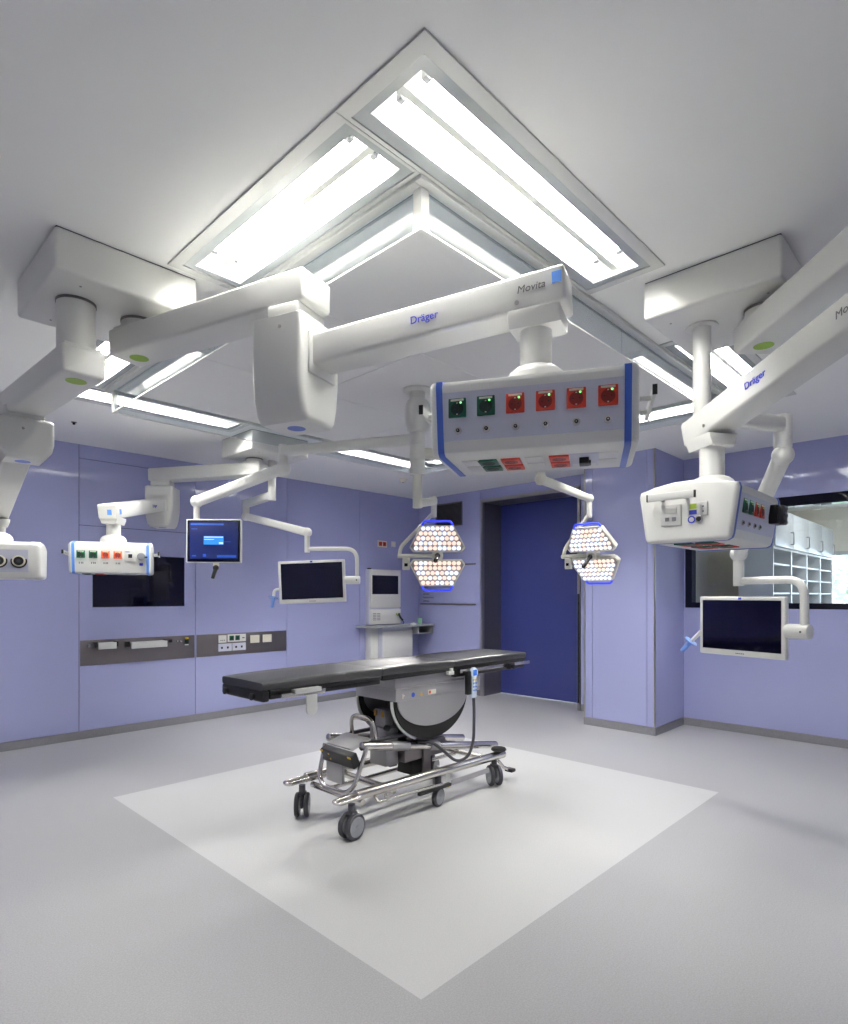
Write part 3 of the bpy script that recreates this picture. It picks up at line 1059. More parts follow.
# right pendant
t, a2, M2, L2, pod, PM = supply_pendant(
    'supply pendant at right, its white pod end with two outlet plates turned to the viewer',
    3.00, 0.770, 2.525, (2.229, 0.068), 2.330, 2.112, 2.846, 0.940, 1.842, 0.0, 0.225,
    [('green', -0.20), ('green', -0.12), ('red', -0.04), ('red', 0.035), ('clamp', 0.19)],
    [('green', -0.20), ('red', -0.12), ('green', 0.0), ('red', 0.08)], caps=(-1,), L=0.60, blk_h=0.405, rail_kw=dict(yc=0.045, ln=0.19, zc=-0.031))
arm_sign(M2, L2, a2, -1, L2 * 0.66, 0.060, 'Dräger', 0.040, M_INK, -1, bold=0.0003)
arm_sign(M2, L2, a2, -1, L2 * 0.27, 0.064, 'Movita', 0.038, M_GREYINK, -1, 0.2)
m = MB()
m.cyl(M2 @ Vector((L2 * 0.955, 0.0740, 0.030)), M2 @ Vector((L2 * 0.955, 0.0705, 0.030)), 0.007, n=16)
m.build('screw', M_CHROME, a2)
m = MB()
m.box((L2 + 0.1122, 0.03, 0.06), (0.002, 0.034, 0.042), M2)
m.build('brake_mark', M_LBLUE, a2)
# outlets on the end cap that faces the viewer (local -x end)
xe = -0.60 / 2 - 0.0145
m = MB()
m.box((xe, 0.060, -0.104), (0.008, 0.085, 0.088), PM, bev=0.002)
m.box((xe - 0.005, 0.060, -0.084), (0.004, 0.05, 0.026), PM, bev=0.001)
for dy in (-0.014, 0.014):
    m.box((xe - 0.0045, 0.060 + dy, -0.122), (0.003, 0.017, 0.016), PM, mi=1)
m.build('data_outlet', [M_WHITE, M_GREYINK], pod)
m = MB()
m.box((xe, -0.048, -0.088), (0.008, 0.078, 0.055), PM, bev=0.002)
m.box((xe - 0.0042, -0.031, -0.077), (0.002, 0.028, 0.020), PM, mi=1)
m.box((xe - 0.0042, -0.031, -0.101), (0.002, 0.030, 0.018), PM, mi=2)
for dz in (-0.012, 0.008):
    m.box((xe - 0.0042, -0.071, -0.088 + dz), (0.002, 0.006, 0.006), PM, mi=3)
m.build('data_outlet', [M_WHITE, mat('label_green', '#a4c03c', 0.5), M_INK, M_GREYINK], pod)
m = MB()
m.cyl(PM @ Vector((xe - 0.003, -0.053, -0.130)), PM @ Vector((xe + 0.004, -0.053, -0.130)), 0.015, n=20, bev=0.001)
m.cyl(PM @ Vector((xe - 0.004, -0.053, -0.130)), PM @ Vector((xe, -0.053, -0.130)), 0.010, n=20, mi=1)
m.build('equipotential_stud', [M_CHROME, M_BLACK], pod)
m = MB()
m.cyl(PM @ Vector((xe - 0.002, -0.024, -0.130)), PM @ Vector((xe + 0.004, -0.024, -0.130)), 0.015, n=20)
m.cyl(PM @ Vector((xe - 0.0025, -0.024, -0.130)), PM @ Vector((xe, -0.024, -0.130)), 0.010, n=20, mi=1)
m.build('ground_symbol', [M_INK, M_WHITE], pod)

# ------------------------------------------------------------------ monitors and surgical lights on ceiling arms
def spring_arm(m, p, q, w, h, e=0.0):
    M, L = arm_frame(p, q)
    m.prism(rrect(w, h, min(w, h) * 0.34, 5), -e, L + e, M @ Matrix.Translation((0, 0, -h / 2)), 0.008, 3)

def knuckle(m, x, y, z0, z1, r):
    m.cyl((x, y, z0), (x, y, z1), r, n=28, bev=min(0.006, r * 0.3))

def flat_frame(c, u):
    u = Vector((u[0], u[1], 0)).normalized()
    return Matrix(((u.x, -u.y, 0, c[0]), (u.y, u.x, 0, c[1]), (0, 0, 1, c[2]), (0, 0, 0, 1)))   # outward face is local -y

def monitor(t, c, u, w, h, roll=0.0, bez=(0.025, 0.025, 0.025, 0.04), screen=M_SCREEN, badge=True, depth=0.06, edge=M_WHITE2):
    M = flat_frame(c, u) @ Matrix.Rotation(roll, 4, 'Y')
    m = MB()
    m.box((0, depth * 0.35, 0), (w, depth * 0.7, h), M, bev=0.008, seg=3)
    m.box((0, depth * 0.8, 0), (w * 0.82, depth * 0.35, h * 0.78), M, bev=0.012)
    body = m.build('monitor', edge, t)
    l, r, tp, bt = bez
    m = MB()
    m.span((-w / 2 + l, -0.0015, -h / 2 + bt), (w / 2 - r, 0.004, h / 2 - tp), M)
    sc = m.build('screen', screen, body, smooth=0)
    if badge:
        m = MB()
        m.box((0, -0.001, h / 2 - tp / 2), (0.022, 0.003, 0.016), M, bev=0.0008)
        m.build('badge', M_INK, body)
        m = MB()
        for i, ww in enumerate((0.010, 0.012, 0.009, 0.012, 0.010)):
            m.box((-0.026 + 0.013 * i, -0.0006, -h / 2 + bt * 0.45), (ww * 0.8, 0.002, 0.007), M)
        m.build('bezel_mark', M_GREYINK, body)
    return M, body, sc

# --- fixed column in the middle of the ceiling
SX, SY_ = 3.012, 2.974
t = thing('light_column', (SX, SY_, 2.552), 'white ceiling column with round flange in the middle of the air outlet field', 'ceiling column')
m = MB()
m.lathe([(0.0, 0.0), (0.105, 0.0), (0.105, -0.012), (0.06, -0.02), (0.0, -0.02)], Matrix.Translation((SX, SY_, ZC - 0.0125)), 40)
m.build('ceiling_flange', M_WHITE, t)
m = MB()
m.lathe([(0.0, 2.845), (0.055, 2.845), (0.056, 2.785), (0.074, 2.775), (0.086, 2.74), (0.089, 2.67), (0.086, 2.61), (0.072, 2.565), (0.055, 2.553), (0.0, 2.553)], Matrix.Translation((SX, SY_, 0)), 40)
m.build('column_body', M_WHITE, t)

def hub(t, z0, z1):
    m = MB()
    m.cyl((SX, SY_, z0), (SX, SY_, z1), 0.0535, n=36, bev=0.003)
    m.build('hub_ring', M_WHITE, t)

# --- monitor with the blue screen
t = thing('ceiling_monitor', (SX, SY_, 2.46), 'monitor with lit blue screen and a dialog box, hanging before the left wall', 'monitor', 'monitors on ceiling arms')
hub(t, 2.460, 2.553)
J, EL = (2.544, 3.959), (2.302, 4.900)
m = MB(); M_, L_ = arm_bar(m, (SX, SY_, 2.466), (J[0], J[1], 2.466), 0.075, 0.078, -0.03, 0.0, r=0.028, tb=0.0, bev=0.005)
m.build('extension_arm', M_WHITE, t)
m = MB(); knuckle(m, J[0], J[1], 2.345, 2.555, 0.034); m.build('joint', M_WHITE2, t)
m = MB(); spring_arm(m, (J[0], J[1], 2.375), (EL[0], EL[1], 2.195), 0.07, 0.085, 0.0)
m.sphere((J[0], J[1], 2.37), 0.056); m.sphere((EL[0], EL[1], 2.195), 0.052)
m.build('spring_arm', M_WHITE2, t)
m = MB(); m.tube([(EL[0], EL[1], 2.20), (EL[0], EL[1], 1.88)], 0.026, 18)
cB = Vector((2.373, 4.740, 1.856))
m.tube([(EL[0], EL[1], 1.89), (cB.x + 0.060, cB.y + 0.058, 1.89)], 0.02, 12)
m.build('drop_tube', M_WHITE2, t)
M_BLUESCR = mat('blue_screen', '#151d4a', 0.12, emit=0.035, ecol='#22369a')
M_BLUEBAR = mat('blue_screen_bar', '#2448a0', 0.12, emit=0.08, ecol='#2f63cf')
M_DIALOG = mat('blue_screen_dialog', '#2776c8', 0.12, emit=0.14, ecol='#2f8ff0')
M_SCRW = mat('screen_text', '#bcd4f8', 0.2, emit=0.16, ecol='#a8c8f8')
Mm, body, sc = monitor(t, cB, (0.695, -0.719), 0.462, 0.364, 0.006, (0.012, 0.010, 0.008, 0.008), M_SCREEN, badge=False, depth=0.05)
m = MB()
m.span((-0.198, -0.0022, -0.150), (0.203, -0.001, 0.162), Mm)
m.span((-0.192, -0.0028, 0.132), (0.085, -0.0015, 0.147), Mm, mi=1)
m.span((-0.082, -0.0030, -0.030), (0.084, -0.0018, 0.040), Mm, mi=2)
m.span((-0.078, -0.0036, 0.028), (0.080, -0.0024, 0.036), Mm, mi=3)
m.span((-0.078, -0.0036, 0.010), (0.005, -0.0024, 0.015), Mm, mi=3)
m.span((0.046, -0.0036, -0.026), (0.080, -0.0024, -0.010), Mm, mi=3)
m.span((0.092, -0.0030, -0.008), (0.145, -0.0018, -0.004), Mm, mi=1)
m.span((0.030, -0.0028, -0.138), (0.190, -0.0018, -0.118), Mm, mi=1)
m.span((-0.180, -0.0028, -0.130), (-0.145, -0.0018, -0.120), Mm, mi=1)
m.span((-0.088, -0.0028, -0.132), (-0.062, -0.0018, -0.110), Mm, mi=1)
m.span((-0.185, -0.0028, 0.098), (-0.135, -0.0018, 0.102), Mm, mi=1)
m.build('screen_picture', [M_BLUESCR, M_BLUEBAR, M_DIALOG, M_SCRW], body, smooth=0)
m = MB()
m.box((0.015, 0.02, -0.195), (0.05, 0.02, 0.03), Mm, bev=0.004)
m.build('handle_mount', M_CREAM, body)
m = MB()
m.sphere((0.022, -0.005, -0.225), 0.024, M=Mm)
m.cyl(Mm @ Vector((0.020, -0.005, -0.235)), Mm @ Vector((0.004, -0.03, -0.315)), 0.017, 0.014, n=18, bev=0.003)
m.build('handle', M_BLACK, body)

# --- surgical lights
M_LEDC = mat('led_cool', '#e8eeff', 0.25, emit=0.30, ecol='#dfe8ff')
M_LEDW = mat('led_warm', '#ffe6d8', 0.25, emit=0.22, ecol='#ffdfce')
M_LEDBED = mat('led_bed', '#9a9694', 0.35, var=0.05)
def lamp_head(t, c, yaw_u, tilt=0.0, seed=1):
    rnd = random.Random(seed)
    M = flat_frame(c, yaw_u) @ Matrix.Rotation(tilt, 4, 'X')
    k = 1.0
    for s in (1, -1):
        hexo = [(-0.142, 0.262), (0.142, 0.262), (0.240, 0.078), (0.240, 0.066), (0.210, 0.030), (-0.210, 0.030), (-0.240, 0.066), (-0.240, 0.078)]
        # housing: extruded along local y from the face to the back, wider rim in front
        P4 = M @ Matrix(((0, 1, 0, 0), (1, 0, 0, 0), (0, 0, s, 0), (0, 0, 0, 1)))     # prism x -> local y, a -> local x, b -> z
        m = MB()
        m.prism(hexo, 0.0, 0.055, P4, 0.006)
        back = [(a * 0.86, 0.03 + (b - 0.03) * 0.88) for a, b in hexo]
        m.prism(back, 0.05, 0.085, P4, 0.012)
        hd = m.build('lamp_half', M_LAMPW, t)
        inn = [(-0.134, 0.251), (0.134, 0.251), (0.228, 0.078), (0.203, 0.044), (-0.203, 0.044), (-0.228, 0.078)]
        m = MB()
        m.prism(inn, -0.0015, 0.004, P4)
        m.build('led_tray', M_LEDBED, hd, smooth=0)
        m = MB()
        rows = 5
        for r in range(rows):
            z = 0.064 + r * 0.0425
            half = 0.229 - (z - 0.078) * (0.091 / 0.168) if z > 0.078 else 0.216
            n = int((2 * half - 0.004) / 0.0405)
            for i in range(n):
                x = (i - (n - 1) / 2) * 0.0408
                mi = 0 if rnd.random() < 0.5 else 1
                a, b = P4 @ Vector((-0.007, x, z)), P4 @ Vector((0.0, x, z))
                m.cyl(a, b, 0.0175, 0.0195, n=14, mi=mi)
        m.build('led_lenses', [M_LEDC, M_LEDW], hd)
        m = MB()
        pts = [(-0.132, 0.262), (-0.115, 0.298), (0.115, 0.298), (0.132, 0.262)]
        m.tube([P4 @ Vector((0.02, a, b)) for a, b in pts], 0.0095, 12, fillet=0.03)
        m.build('grip', M_HANDLE, hd)
    m = MB()
    m.cyl(M @ Vector((0, -0.03, 0)), M @ Vector((0, 0.075, 0)), 0.050, n=28, bev=0.008)
    m.build('hub', M_LAMPW, t)
    m = MB()
    m.sphere((0, -0.045, 0), 0.024, M=M)
    m.cyl(M @ Vector((0, -0.045, 0)), M @ Vector((-0.02, -0.17, -0.045)), 0.016, 0.018, n=18, bev=0.003)
    m.build('sterile_handle', M_BLACK, t)
    return M

def yoke(t, c, u, sx, ztop, zbot, x1=-0.325):
    """tube from the stub down the left of the lamp head and back to its hub"""
    M = flat_frame(c, u)
    y = 0.085
    m = MB()
    m.cyl(M @ Vector((sx, y, zbot - c[2])), M @ Vector((sx, y, ztop - c[2])), 0.026, n=22, bev=0.004)
    m.tube([M @ Vector((sx + 0.004, y, zbot - c[2] + 0.045)), M @ Vector((x1 + 0.006, y * 0.6, 0.080)), M @ Vector((x1 - 0.002, 0.035, 0.0))], 0.017, 14, fillet=0.05)
    m.tube([M @ Vector((x1 - 0.018, 0.035, 0)), M @ Vector((0, 0.035, 0))], 0.019, 14)
    m.build('yoke', M_LAMPW, t)
    m = MB()
    m.box((x1 + 0.055, 0.03, -0.068), (0.062, 0.045, 0.105), M, bev=0.006)
    m.box((x1 + 0.055, 0.007, -0.078), (0.028, 0.004, 0.026), M, mi=1)
    m.build('control_box', [M_LAMPW, M_SCREEN], t)
    return M

def light_arm(t, p, q, z):
    m = MB()
    arm_bar(m, (p[0], p[1], z - 0.036), (q[0], q[1], z - 0.036), 0.07, 0.072, -0.03, 0.0, r=0.028, tb=0.0, bev=0.005)
    m.build('extension_arm', M_LAMPW, t)

def lamp_beam(t, p, q, watts, deg):
    # the lit LEDs of the head throw one soft beam
    d = bpy.data.lights.new('lamp_beam', 'SPOT')
    d.energy = watts
    d.color = (1.0, 0.96, 0.9)
    d.spot_size = math.radians(deg)
    d.spot_blend = 1.0
    d.shadow_soft_size = 0.10
    o = bpy.data.objects.new('lamp_beam', d)
    COL.objects.link(o)
    o.parent = t
    v = Vector(q) - Vector(p)
    o.matrix_parent_inverse = Matrix()
    o.location = Vector(p) - t.location
    o.rotation_euler = v.to_track_quat('-Z', 'Y').to_euler()

# lamp turned to the viewer
t = thing('surgical_light', (SX, SY_, 2.25), 'surgical light facing the viewer before the back wall, left of the door', 'surgical light', 'split LED surgical lights')
hub(t, 2.252, 2.358)
C1 = (3.784, 3.495, 1.742); U1 = (0.695, -0.719)
Q = flat_frame(C1, U1) @ Vector((-0.030, 0.085, 0))
m = MB()
m.cyl((SX, SY_, 2.02), (SX, SY_, 2.253), 0.034, n=26, bev=0.004)
m.build('joint', M_LAMPW, t)
m = MB(); spring_arm(m, (SX, SY_, 2.055), (Q.x, Q.y, 2.225), 0.062, 0.066, 0.02)
m.build('spring_arm', M_LAMPW, t)
yoke(t, C1, U1, -0.030, 2.268, 2.085)
lamp_head(t, C1, U1, math.radians(3), 3)
lamp_beam(t, (3.70, 3.42, 1.70), (2.61, 2.91, 0.965), 150, 17)

# lamp turned aside
t = thing('surgical_light', (SX, SY_, 2.358), 'surgical light turned sideways in front of the pier, right of the door', 'surgical light', 'split LED surgical lights')
hub(t, 2.358, 2.460)
C2 = (5.030, 2.709, 1.772)
a = math.radians(-42)
U2 = (0.695 * math.cos(a) + 0.719 * math.sin(a), -0.719 * math.cos(a) + 0.695 * math.sin(a))
J = (3.848, 2.494)
light_arm(t, (SX, SY_), J, 2.412)
m = MB(); knuckle(m, J[0], J[1], 2.235, 2.455, 0.033); m.build('joint', M_LAMPW, t)
Q = flat_frame(C2, U2) @ Vector((-0.07, 0.085, 0))
m = MB(); spring_arm(m, (J[0], J[1], 2.275), (Q.x, Q.y, 2.312), 0.056, 0.066, 0.0)
m.sphere((J[0], J[1], 2.275), 0.045); m.sphere((Q.x, Q.y, 2.312), 0.042)
m.build('spring_arm', M_LAMPW, t)
yoke(t, C2, U2, -0.07, 2.345, 2.13, -0.31)
lamp_head(t, C2, U2, math.radians(26), 8)
lamp_beam(t, (4.90, 2.70, 1.72), (3.29, 2.78, 0.965), 170, 13)

# --- dark monitor in front of the back corner, on its own column at the far mount
def bent_tube_monitor(t, c, u, w, h, roll, s_stub, z_top, z_tube, s_joint, z_joint, r_t, jr, hs, hz):
    F = flat_frame((c[0], c[1], 0), u)
    yb = 0.03
    m = MB()
    knuck = F @ Vector((s_stub, yb, 0))
    m.cyl((knuck.x, knuck.y, z_tube - 0.035), (knuck.x, knuck.y, z_top), r_t * 1.35, n=22, bev=0.004)
    m.build('joint', M_WHITE2, t)
    m = MB()
    m.tube([F @ Vector((s_stub, yb, z_tube)), F @ Vector((s_joint, yb, z_tube)), F @ Vector((s_joint, yb, z_joint))], r_t, 18, fillet=0.11, fs=9)
    m.build('bent_tube', M_WHITE2, t)
    m = MB()
    m.cyl(F @ Vector((w / 2 - 0.01, yb, z_joint)), F @ Vector((s_joint + jr * 0.75, yb, z_joint)), jr, n=28, bev=0.006)
    m.cyl(F @ Vector((s_joint, yb - jr - 0.001, z_joint)), F @ Vector((s_joint, yb - jr + 0.004, z_joint)), 0.007, n=12, mi=1)
    m.build('swivel', [M_WHITE2, M_BLACK], t)
    Mm, body, sc = monitor(t, c, u, w, h, roll)
    # handle with blue grip at the left edge
    m = MB()
    h0 = Vector((-w / 2 + 0.02, 0.03, hz[0])); h1 = Vector((hs[0], 0.02, hz[1])); h2 = Vector((hs[1], 0.0, hz[2]))
    m.tube([F @ h0, F @ Vector((h1.x, 0.03, hz[0])) if hs[2] else F @ ((h0 + h1) / 2), F @ h1], 0.014, 12, fillet=0.04)
    hn = m.build('handle_tube', M_WHITE2, t)
    d = (h2 - h1).normalized()
    m = MB()
    m.cyl(F @ h1, F @ (h1 + d * 0.008), 0.048, n=28, bev=0.002)
    m.cyl(F @ h1, F @ h2, 0.019, 0.016, n=20, bev=0.003)
    m.build('blue_grip', mat('grip_blue', '#6f93d8', 0.3, var=0.02), hn)

MX, MY = 3.120, 5.048
t = thing('ceiling_monitor', (MX, MY, ZM), 'dark wide monitor with blue grip before the far corner, left of the workstation', 'monitor', 'monitors on ceiling arms')
m = MB(); m.cyl((MX, MY, 2.315), (MX, MY, ZM - 0.002), 0.038, n=26, bev=0.003); m.build('drop_column', M_WHITE2, t)
J = (3.232, 5.736)
m = MB(); spring_arm(m, (MX, MY, 2.365), (J[0], J[1], 2.365), 0.065, 0.082, 0.02); m.build('extension_arm', M_WHITE2, t)
m = MB(); knuckle(m, J[0], J[1], 2.195, 2.405, 0.035); m.build('joint', M_WHITE2, t)
cM = (3.298, 4.646, 1.530); uM = (0.695, -0.719)
Q = flat_frame((cM[0], cM[1], 0), uM) @ Vector((-0.050, 0.03, 0))
m = MB(); spring_arm(m, (J[0], J[1], 2.235), (Q.x, Q.y, 1.995), 0.06, 0.074, 0.0)
m.sphere((J[0], J[1], 2.235), 0.048); m.sphere((Q.x, Q.y, 1.995), 0.045)
m.build('spring_arm', M_WHITE2, t)
bent_tube_monitor(t, cM, uM, 0.625, 0.40, math.radians(-2.2), -0.050, 2.0, 1.840, 0.4185, 1.545, 0.0185, 0.038, (-0.363, -0.375, 1), (1.455, 1.385, 1.285))

# --- right hand monitor
MX, MY = 2.998, 1.036
t = thing('ceiling_monitor', (MX, MY, ZM), 'dark monitor below the window at right, turned aside on a bent tube', 'monitor', 'monitors on ceiling arms')
m = MB()
m.cyl((MX, MY, 2.235), (MX, MY, ZM - 0.006), 0.0405, n=28, bev=0.003)
m.cyl((MX, MY, 2.425), (MX, MY, 2.428), 0.0412, n=28)
m.cyl((MX, MY, ZM - 0.010), (MX, MY, ZM - 0.0005), 0.072, n=32, bev=0.003)
m.build('drop_column', M_WHITE2, t)
J = (3.486, 0.806)
m = MB(); spring_arm(m, (MX, MY, 2.275), (J[0], J[1], 2.275), 0.07, 0.08, 0.02); m.build('extension_arm', M_WHITE2, t)
m = MB(); knuckle(m, J[0], J[1], 2.155, 2.325, 0.042); m.build('joint', M_WHITE2, t)
cM = (4.400, 1.275, 1.190); uM = (-0.28, -0.958)
Q = flat_frame((cM[0], cM[1], 0), uM) @ Vector((-0.027, 0.03, 0))
m = MB(); spring_arm(m, (J[0], J[1], 2.12), (Q.x, Q.y, 1.685), 0.075, 0.088, 0.0)
m.sphere((J[0], J[1], 2.12), 0.053); m.sphere((Q.x, Q.y, 1.685), 0.055)
m.build('spring_arm', M_WHITE2, t)
bent_tube_monitor(t, cM, uM, 0.605, 0.405, 0.0, -0.027, 1.69, 1.500, 0.402, 1.174, 0.025, 0.047, (-0.385, -0.450, 0), (1.165, 1.065, 0.985))

# --- small ceiling devices
t = thing('smoke_detector', (5.239, 5.429, ZC), 'small round white detector on the ceiling near the far corner', 'detector')
m = MB()
m.lathe([(0.0, 0.0), (0.055, 0.0), (0.055, -0.012), (0.038, -0.03), (0.03, -0.042), (0.0, -0.044)], Matrix.Translation((5.239, 5.429, ZC - 0.0005)), 28)
m.build('housing', M_CREAM, t)
m = MB()
m.cyl((5.239, 5.429, ZC - 0.046), (5.239, 5.429, ZC - 0.044), 0.012, n=14)
m.build('sensor', M_GREYINK, t)
t = thing('ceiling_sensor', (1.581, 5.65, ZC), 'tiny dark round sensor on the ceiling at left by the wall', 'sensor')
m = MB()
m.lathe([(0.0, 0.0), (0.022, 0.0), (0.022, -0.004), (0.0, -0.004)], Matrix.Translation((1.581, 5.65, ZC - 0.0005)), 20)
m.build('rosette', M_GREYINK, t)
m = MB()
m.cyl((1.581, 5.65, ZC - 0.022), (1.581, 5.65, ZC - 0.0045), 0.010, 0.012, n=14)
m.build('sensor', M_BLACK, t)

# ------------------------------------------------------------------ operating table on its transporter
YN, YF = 2.665, 3.105
YC = (YN + YF) / 2
t = thing('operating_table', (2.9, YC, 0), 'mobile operating table with flat black mattress on a polished steel wheeled transporter', 'operating table')
# mattress sections
segs = [(1.600, 2.402, 0.958, 0.966), (2.406, 3.062, 0.966, 0.962), (3.066, 3.905, 0.962, 0.960)]
for (x0, x1, z0, z1) in segs:
    m = MB()
    n, w_ = 14, YF - YN
    rings = []
    for i in range(n + 1):
        f = i / n
        x = x0 + (x1 - x0) * f
        zt = z0 + (z1 - z0) * f + 0.004 * math.sin(f * PI)
        ins = 0.0
        for d in (f * (x1 - x0), (1 - f) * (x1 - x0)):
            if d < 0.02:
                ins = max(ins, 0.004 * (1 - d / 0.02))
        if x0 < 1.7:
            ins_y = 0.010 * max(0, 1 - f * 4) ** 2
        else:
            ins_y = 0.0
        a, b = YN + ins_y, YF - ins_y
        zb = 0.917
        pts = [(a + 0.006, zb), (a, zb + 0.008), (a, zt - 0.010 - ins), (a + 0.003, zt - 0.003 - ins), (a + 0.010, zt - ins * 0.6), (a + 0.12, zt + 0.001 - ins * 0.6), ((a + b) / 2, zt + 0.002 - ins * 0.6), (b - 0.12, zt + 0.001 - ins * 0.6), (b - 0.010, zt - ins * 0.6), (b - 0.003, zt - 0.003 - ins), (b, zt - 0.010 - ins), (b, zb + 0.008), (b - 0.006, zb)]
        rings.append([m.bm.verts.new((x, p[0], p[1])) for p in pts])
    k = len(rings[0])
    for r0, r1 in zip(rings, rings[1:]):
        for j in range(k):
            m.bm.faces.new((r0[j], r1[j], r1[(j + 1) % k], r0[(j + 1) % k]))
    m.bm.faces.new(rings[0]); m.bm.faces.new(rings[-1][::-1])
    bmesh.ops.recalc_face_normals(m.bm, faces=m.bm.faces[:])
    m.build('mattress', M_RUBBER, t, 50)
# black base plates under the mattress
for (x0, x1, zb) in ((1.640, 2.40, 0.868), (2.41, 3.06, 0.885), (3.07, 3.90, 0.842)):
    m = MB()
    m.span((x0, YN + 0.006, 0.897), (x1, YF - 0.006, 0.917), bev=0.003)
    m.span((x0 + 0.004, YN + 0.012, zb), (x1 - 0.004, YF - 0.012, 0.898), bev=0.006)
    m.build('base_plate', M_BLACK, t)
# end profile at the head end with two knobs
m = MB()
m.span((1.598, YN + 0.008, 0.858), (1.640, YF - 0.008, 0.916), bev=0.010)
e = m.build('end_profile', M_BLACK, t)
for y in (YN + 0.10, YF - 0.06):
    m = MB()
    m.cyl((1.582, y, 0.880), (1.600, y, 0.880), 0.019, n=20, bev=0.005)
    m.build('knob', M_BLACK, e)
# side rails
for (x0, x1, y, z) in ((3.10, 3.93, YN - 0.012, 0.882), (3.10, 3.93, YF + 0.012, 0.882), (1.69, 1.965, YN - 0.018, 0.884)):
    m = MB()
    m.span((x0, y - 0.005, z - 0.0125), (x1, y + 0.005, z + 0.0125), bev=0.002)
    s = 1 if y > YC else -1
    for xx in (x0 + 0.06, x1 - 0.1):
        m.span((xx - 0.012, min(y, y - s * 0.05), z - 0.01), (xx + 0.012, max(y, y - s * 0.05), z + 0.01))
    m.build('side_rail', M_CHROME, t)
m = MB()
m.span((1.76, YN - 0.040, 0.900), (1.925, YN - 0.006, 0.912), bev=0.002)
m.span((1.76, YN - 0.042, 0.888), (1.925, YN - 0.030, 0.912), bev=0.002)
m.prism([(-0.004, 0.0), (0.004, 0.0), (0.004, -0.075), (-0.004, -0.075)], 1.835, 1.905, Matrix.Translation((0, YN - 0.028, 0.874)), 0.002)
m.cyl((1.87, YN - 0.034, 0.799), (1.87, YN - 0.022, 0.799), 0.035, n=24)
m.build('rail_clamp', M_ALU, t)
m = MB()
m.box((3.66, YN - 0.028, 0.875), (0.07, 0.03, 0.045), bev=0.004)
m.cyl((3.66, YN - 0.06, 0.872), (3.66, YN - 0.02, 0.872), 0.018, n=16, bev=0.003)
m.build('rail_clamp', M_BLACK, t)
m = MB()
m.box((2.99, YN - 0.018, 0.883), (0.055, 0.03, 0.026), bev=0.004)
m.cyl((2.99, YN - 0.03, 0.895), (2.99, YN - 0.03, 0.915), 0.012, n=16)
m.build('rail_clamp', M_ALU, t)

# drive housing
HX0, HX1, HY0, HY1 = 2.548, 3.300, 2.705, 3.095
m = MB()
m.span((HX0, HY0 + 0.006, 0.815), (HX1, HY1 - 0.006, 0.884), bev=0.006)
m.span((HX0 - 0.004, HY0 - 0.006, 0.806), (HX1, HY1 + 0.006, 0.818), bev=0.003)
m.span((HX0, HY0, 0.735), (HX1, HY1, 0.806), bev=0.004)
hs = m.build('drive_housing', M_GREYP, t)
sx = (2.565, 3.255)
for s, y in ((-1, HY0), (1, HY1)):
    # half round side plate
    xc, hw, zt, dep = 2.905, 0.338, 0.735, 0.192
    m = MB()
    pl = [(xc + hw * math.cos(a), zt + dep * math.sin(a)) for a in [PI + PI * i / 36 for i in range(37)]]
    P4 = Matrix(((0, 1, 0, 0), (1, 0, 0, 0), (0, 0, 1, 0), (0, 0, 0, 1)))
    y0 = y + (0.002 if s < 0 else -0.010)
    m.prism(pl, y0, y0 + 0.008, P4)
    m.build('side_plate', M_GREYP, hs)
    # black arc below
    outer = [(xc - 0.005 + (hw + 0.012) * math.cos(a), zt + (dep + 0.088) * math.sin(a)) for a in [PI + PI * i / 36 for i in range(37)]]
    inner = [(xc + (hw - 0.012) * math.cos(a), zt + (dep - 0.012) * math.sin(a)) for a in [2 * PI - PI * i / 36 for i in range(37)]]
    m = MB()
    y1 = y + (0.011 if s < 0 else -0.045)
    vo0 = [m.bm.verts.new((p[0], y1, p[1])) for p in outer]; vo1 = [m.bm.verts.new((p[0], y1 + 0.034, p[1])) for p in outer]
    vi0 = [m.bm.verts.new((p[0], y1, p[1])) for p in inner[::-1]]; vi1 = [m.bm.verts.new((p[0], y1 + 0.034, p[1])) for p in inner[::-1]]
    for i in range(36):
        m.bm.faces.new((vo0[i], vo0[i + 1], vi0[i + 1], vi0[i])); m.bm.faces.new((vo1[i], vi1[i], vi1[i + 1], vo1[i + 1]))
        m.bm.faces.new((vo0[i], vo1[i], vo1[i + 1], vo0[i + 1])); m.bm.faces.new((vi0[i], vi0[i + 1], vi1[i + 1], vi1[i]))
    m.bm.faces.new((vo0[0], vi0[0], vi1[0], vo1[0])); m.bm.faces.new((vo0[36], vo1[36], vi1[36], vi0[36]))
    bmesh.ops.recalc_face_normals(m.bm, faces=m.bm.faces[:])
    m.build('guide_arc', M_BLACKM, hs)
    m = MB()
    edge = [(xc - hw - 0.022 + 0.012 * k, zt) for k in (0, 1)]
    rim = [(xc - 0.005 + (hw + 0.024) * math.cos(a), zt + (dep + 0.094) * math.sin(a)) for a in [PI + PI * 0.36 * i / 12 for i in range(13)]]
    m.tube([Vector((p[0], y1 + 0.017, p[1])) for p in rim], 0.010, 8)
    m.build('edge_rim', M_ALU, hs)
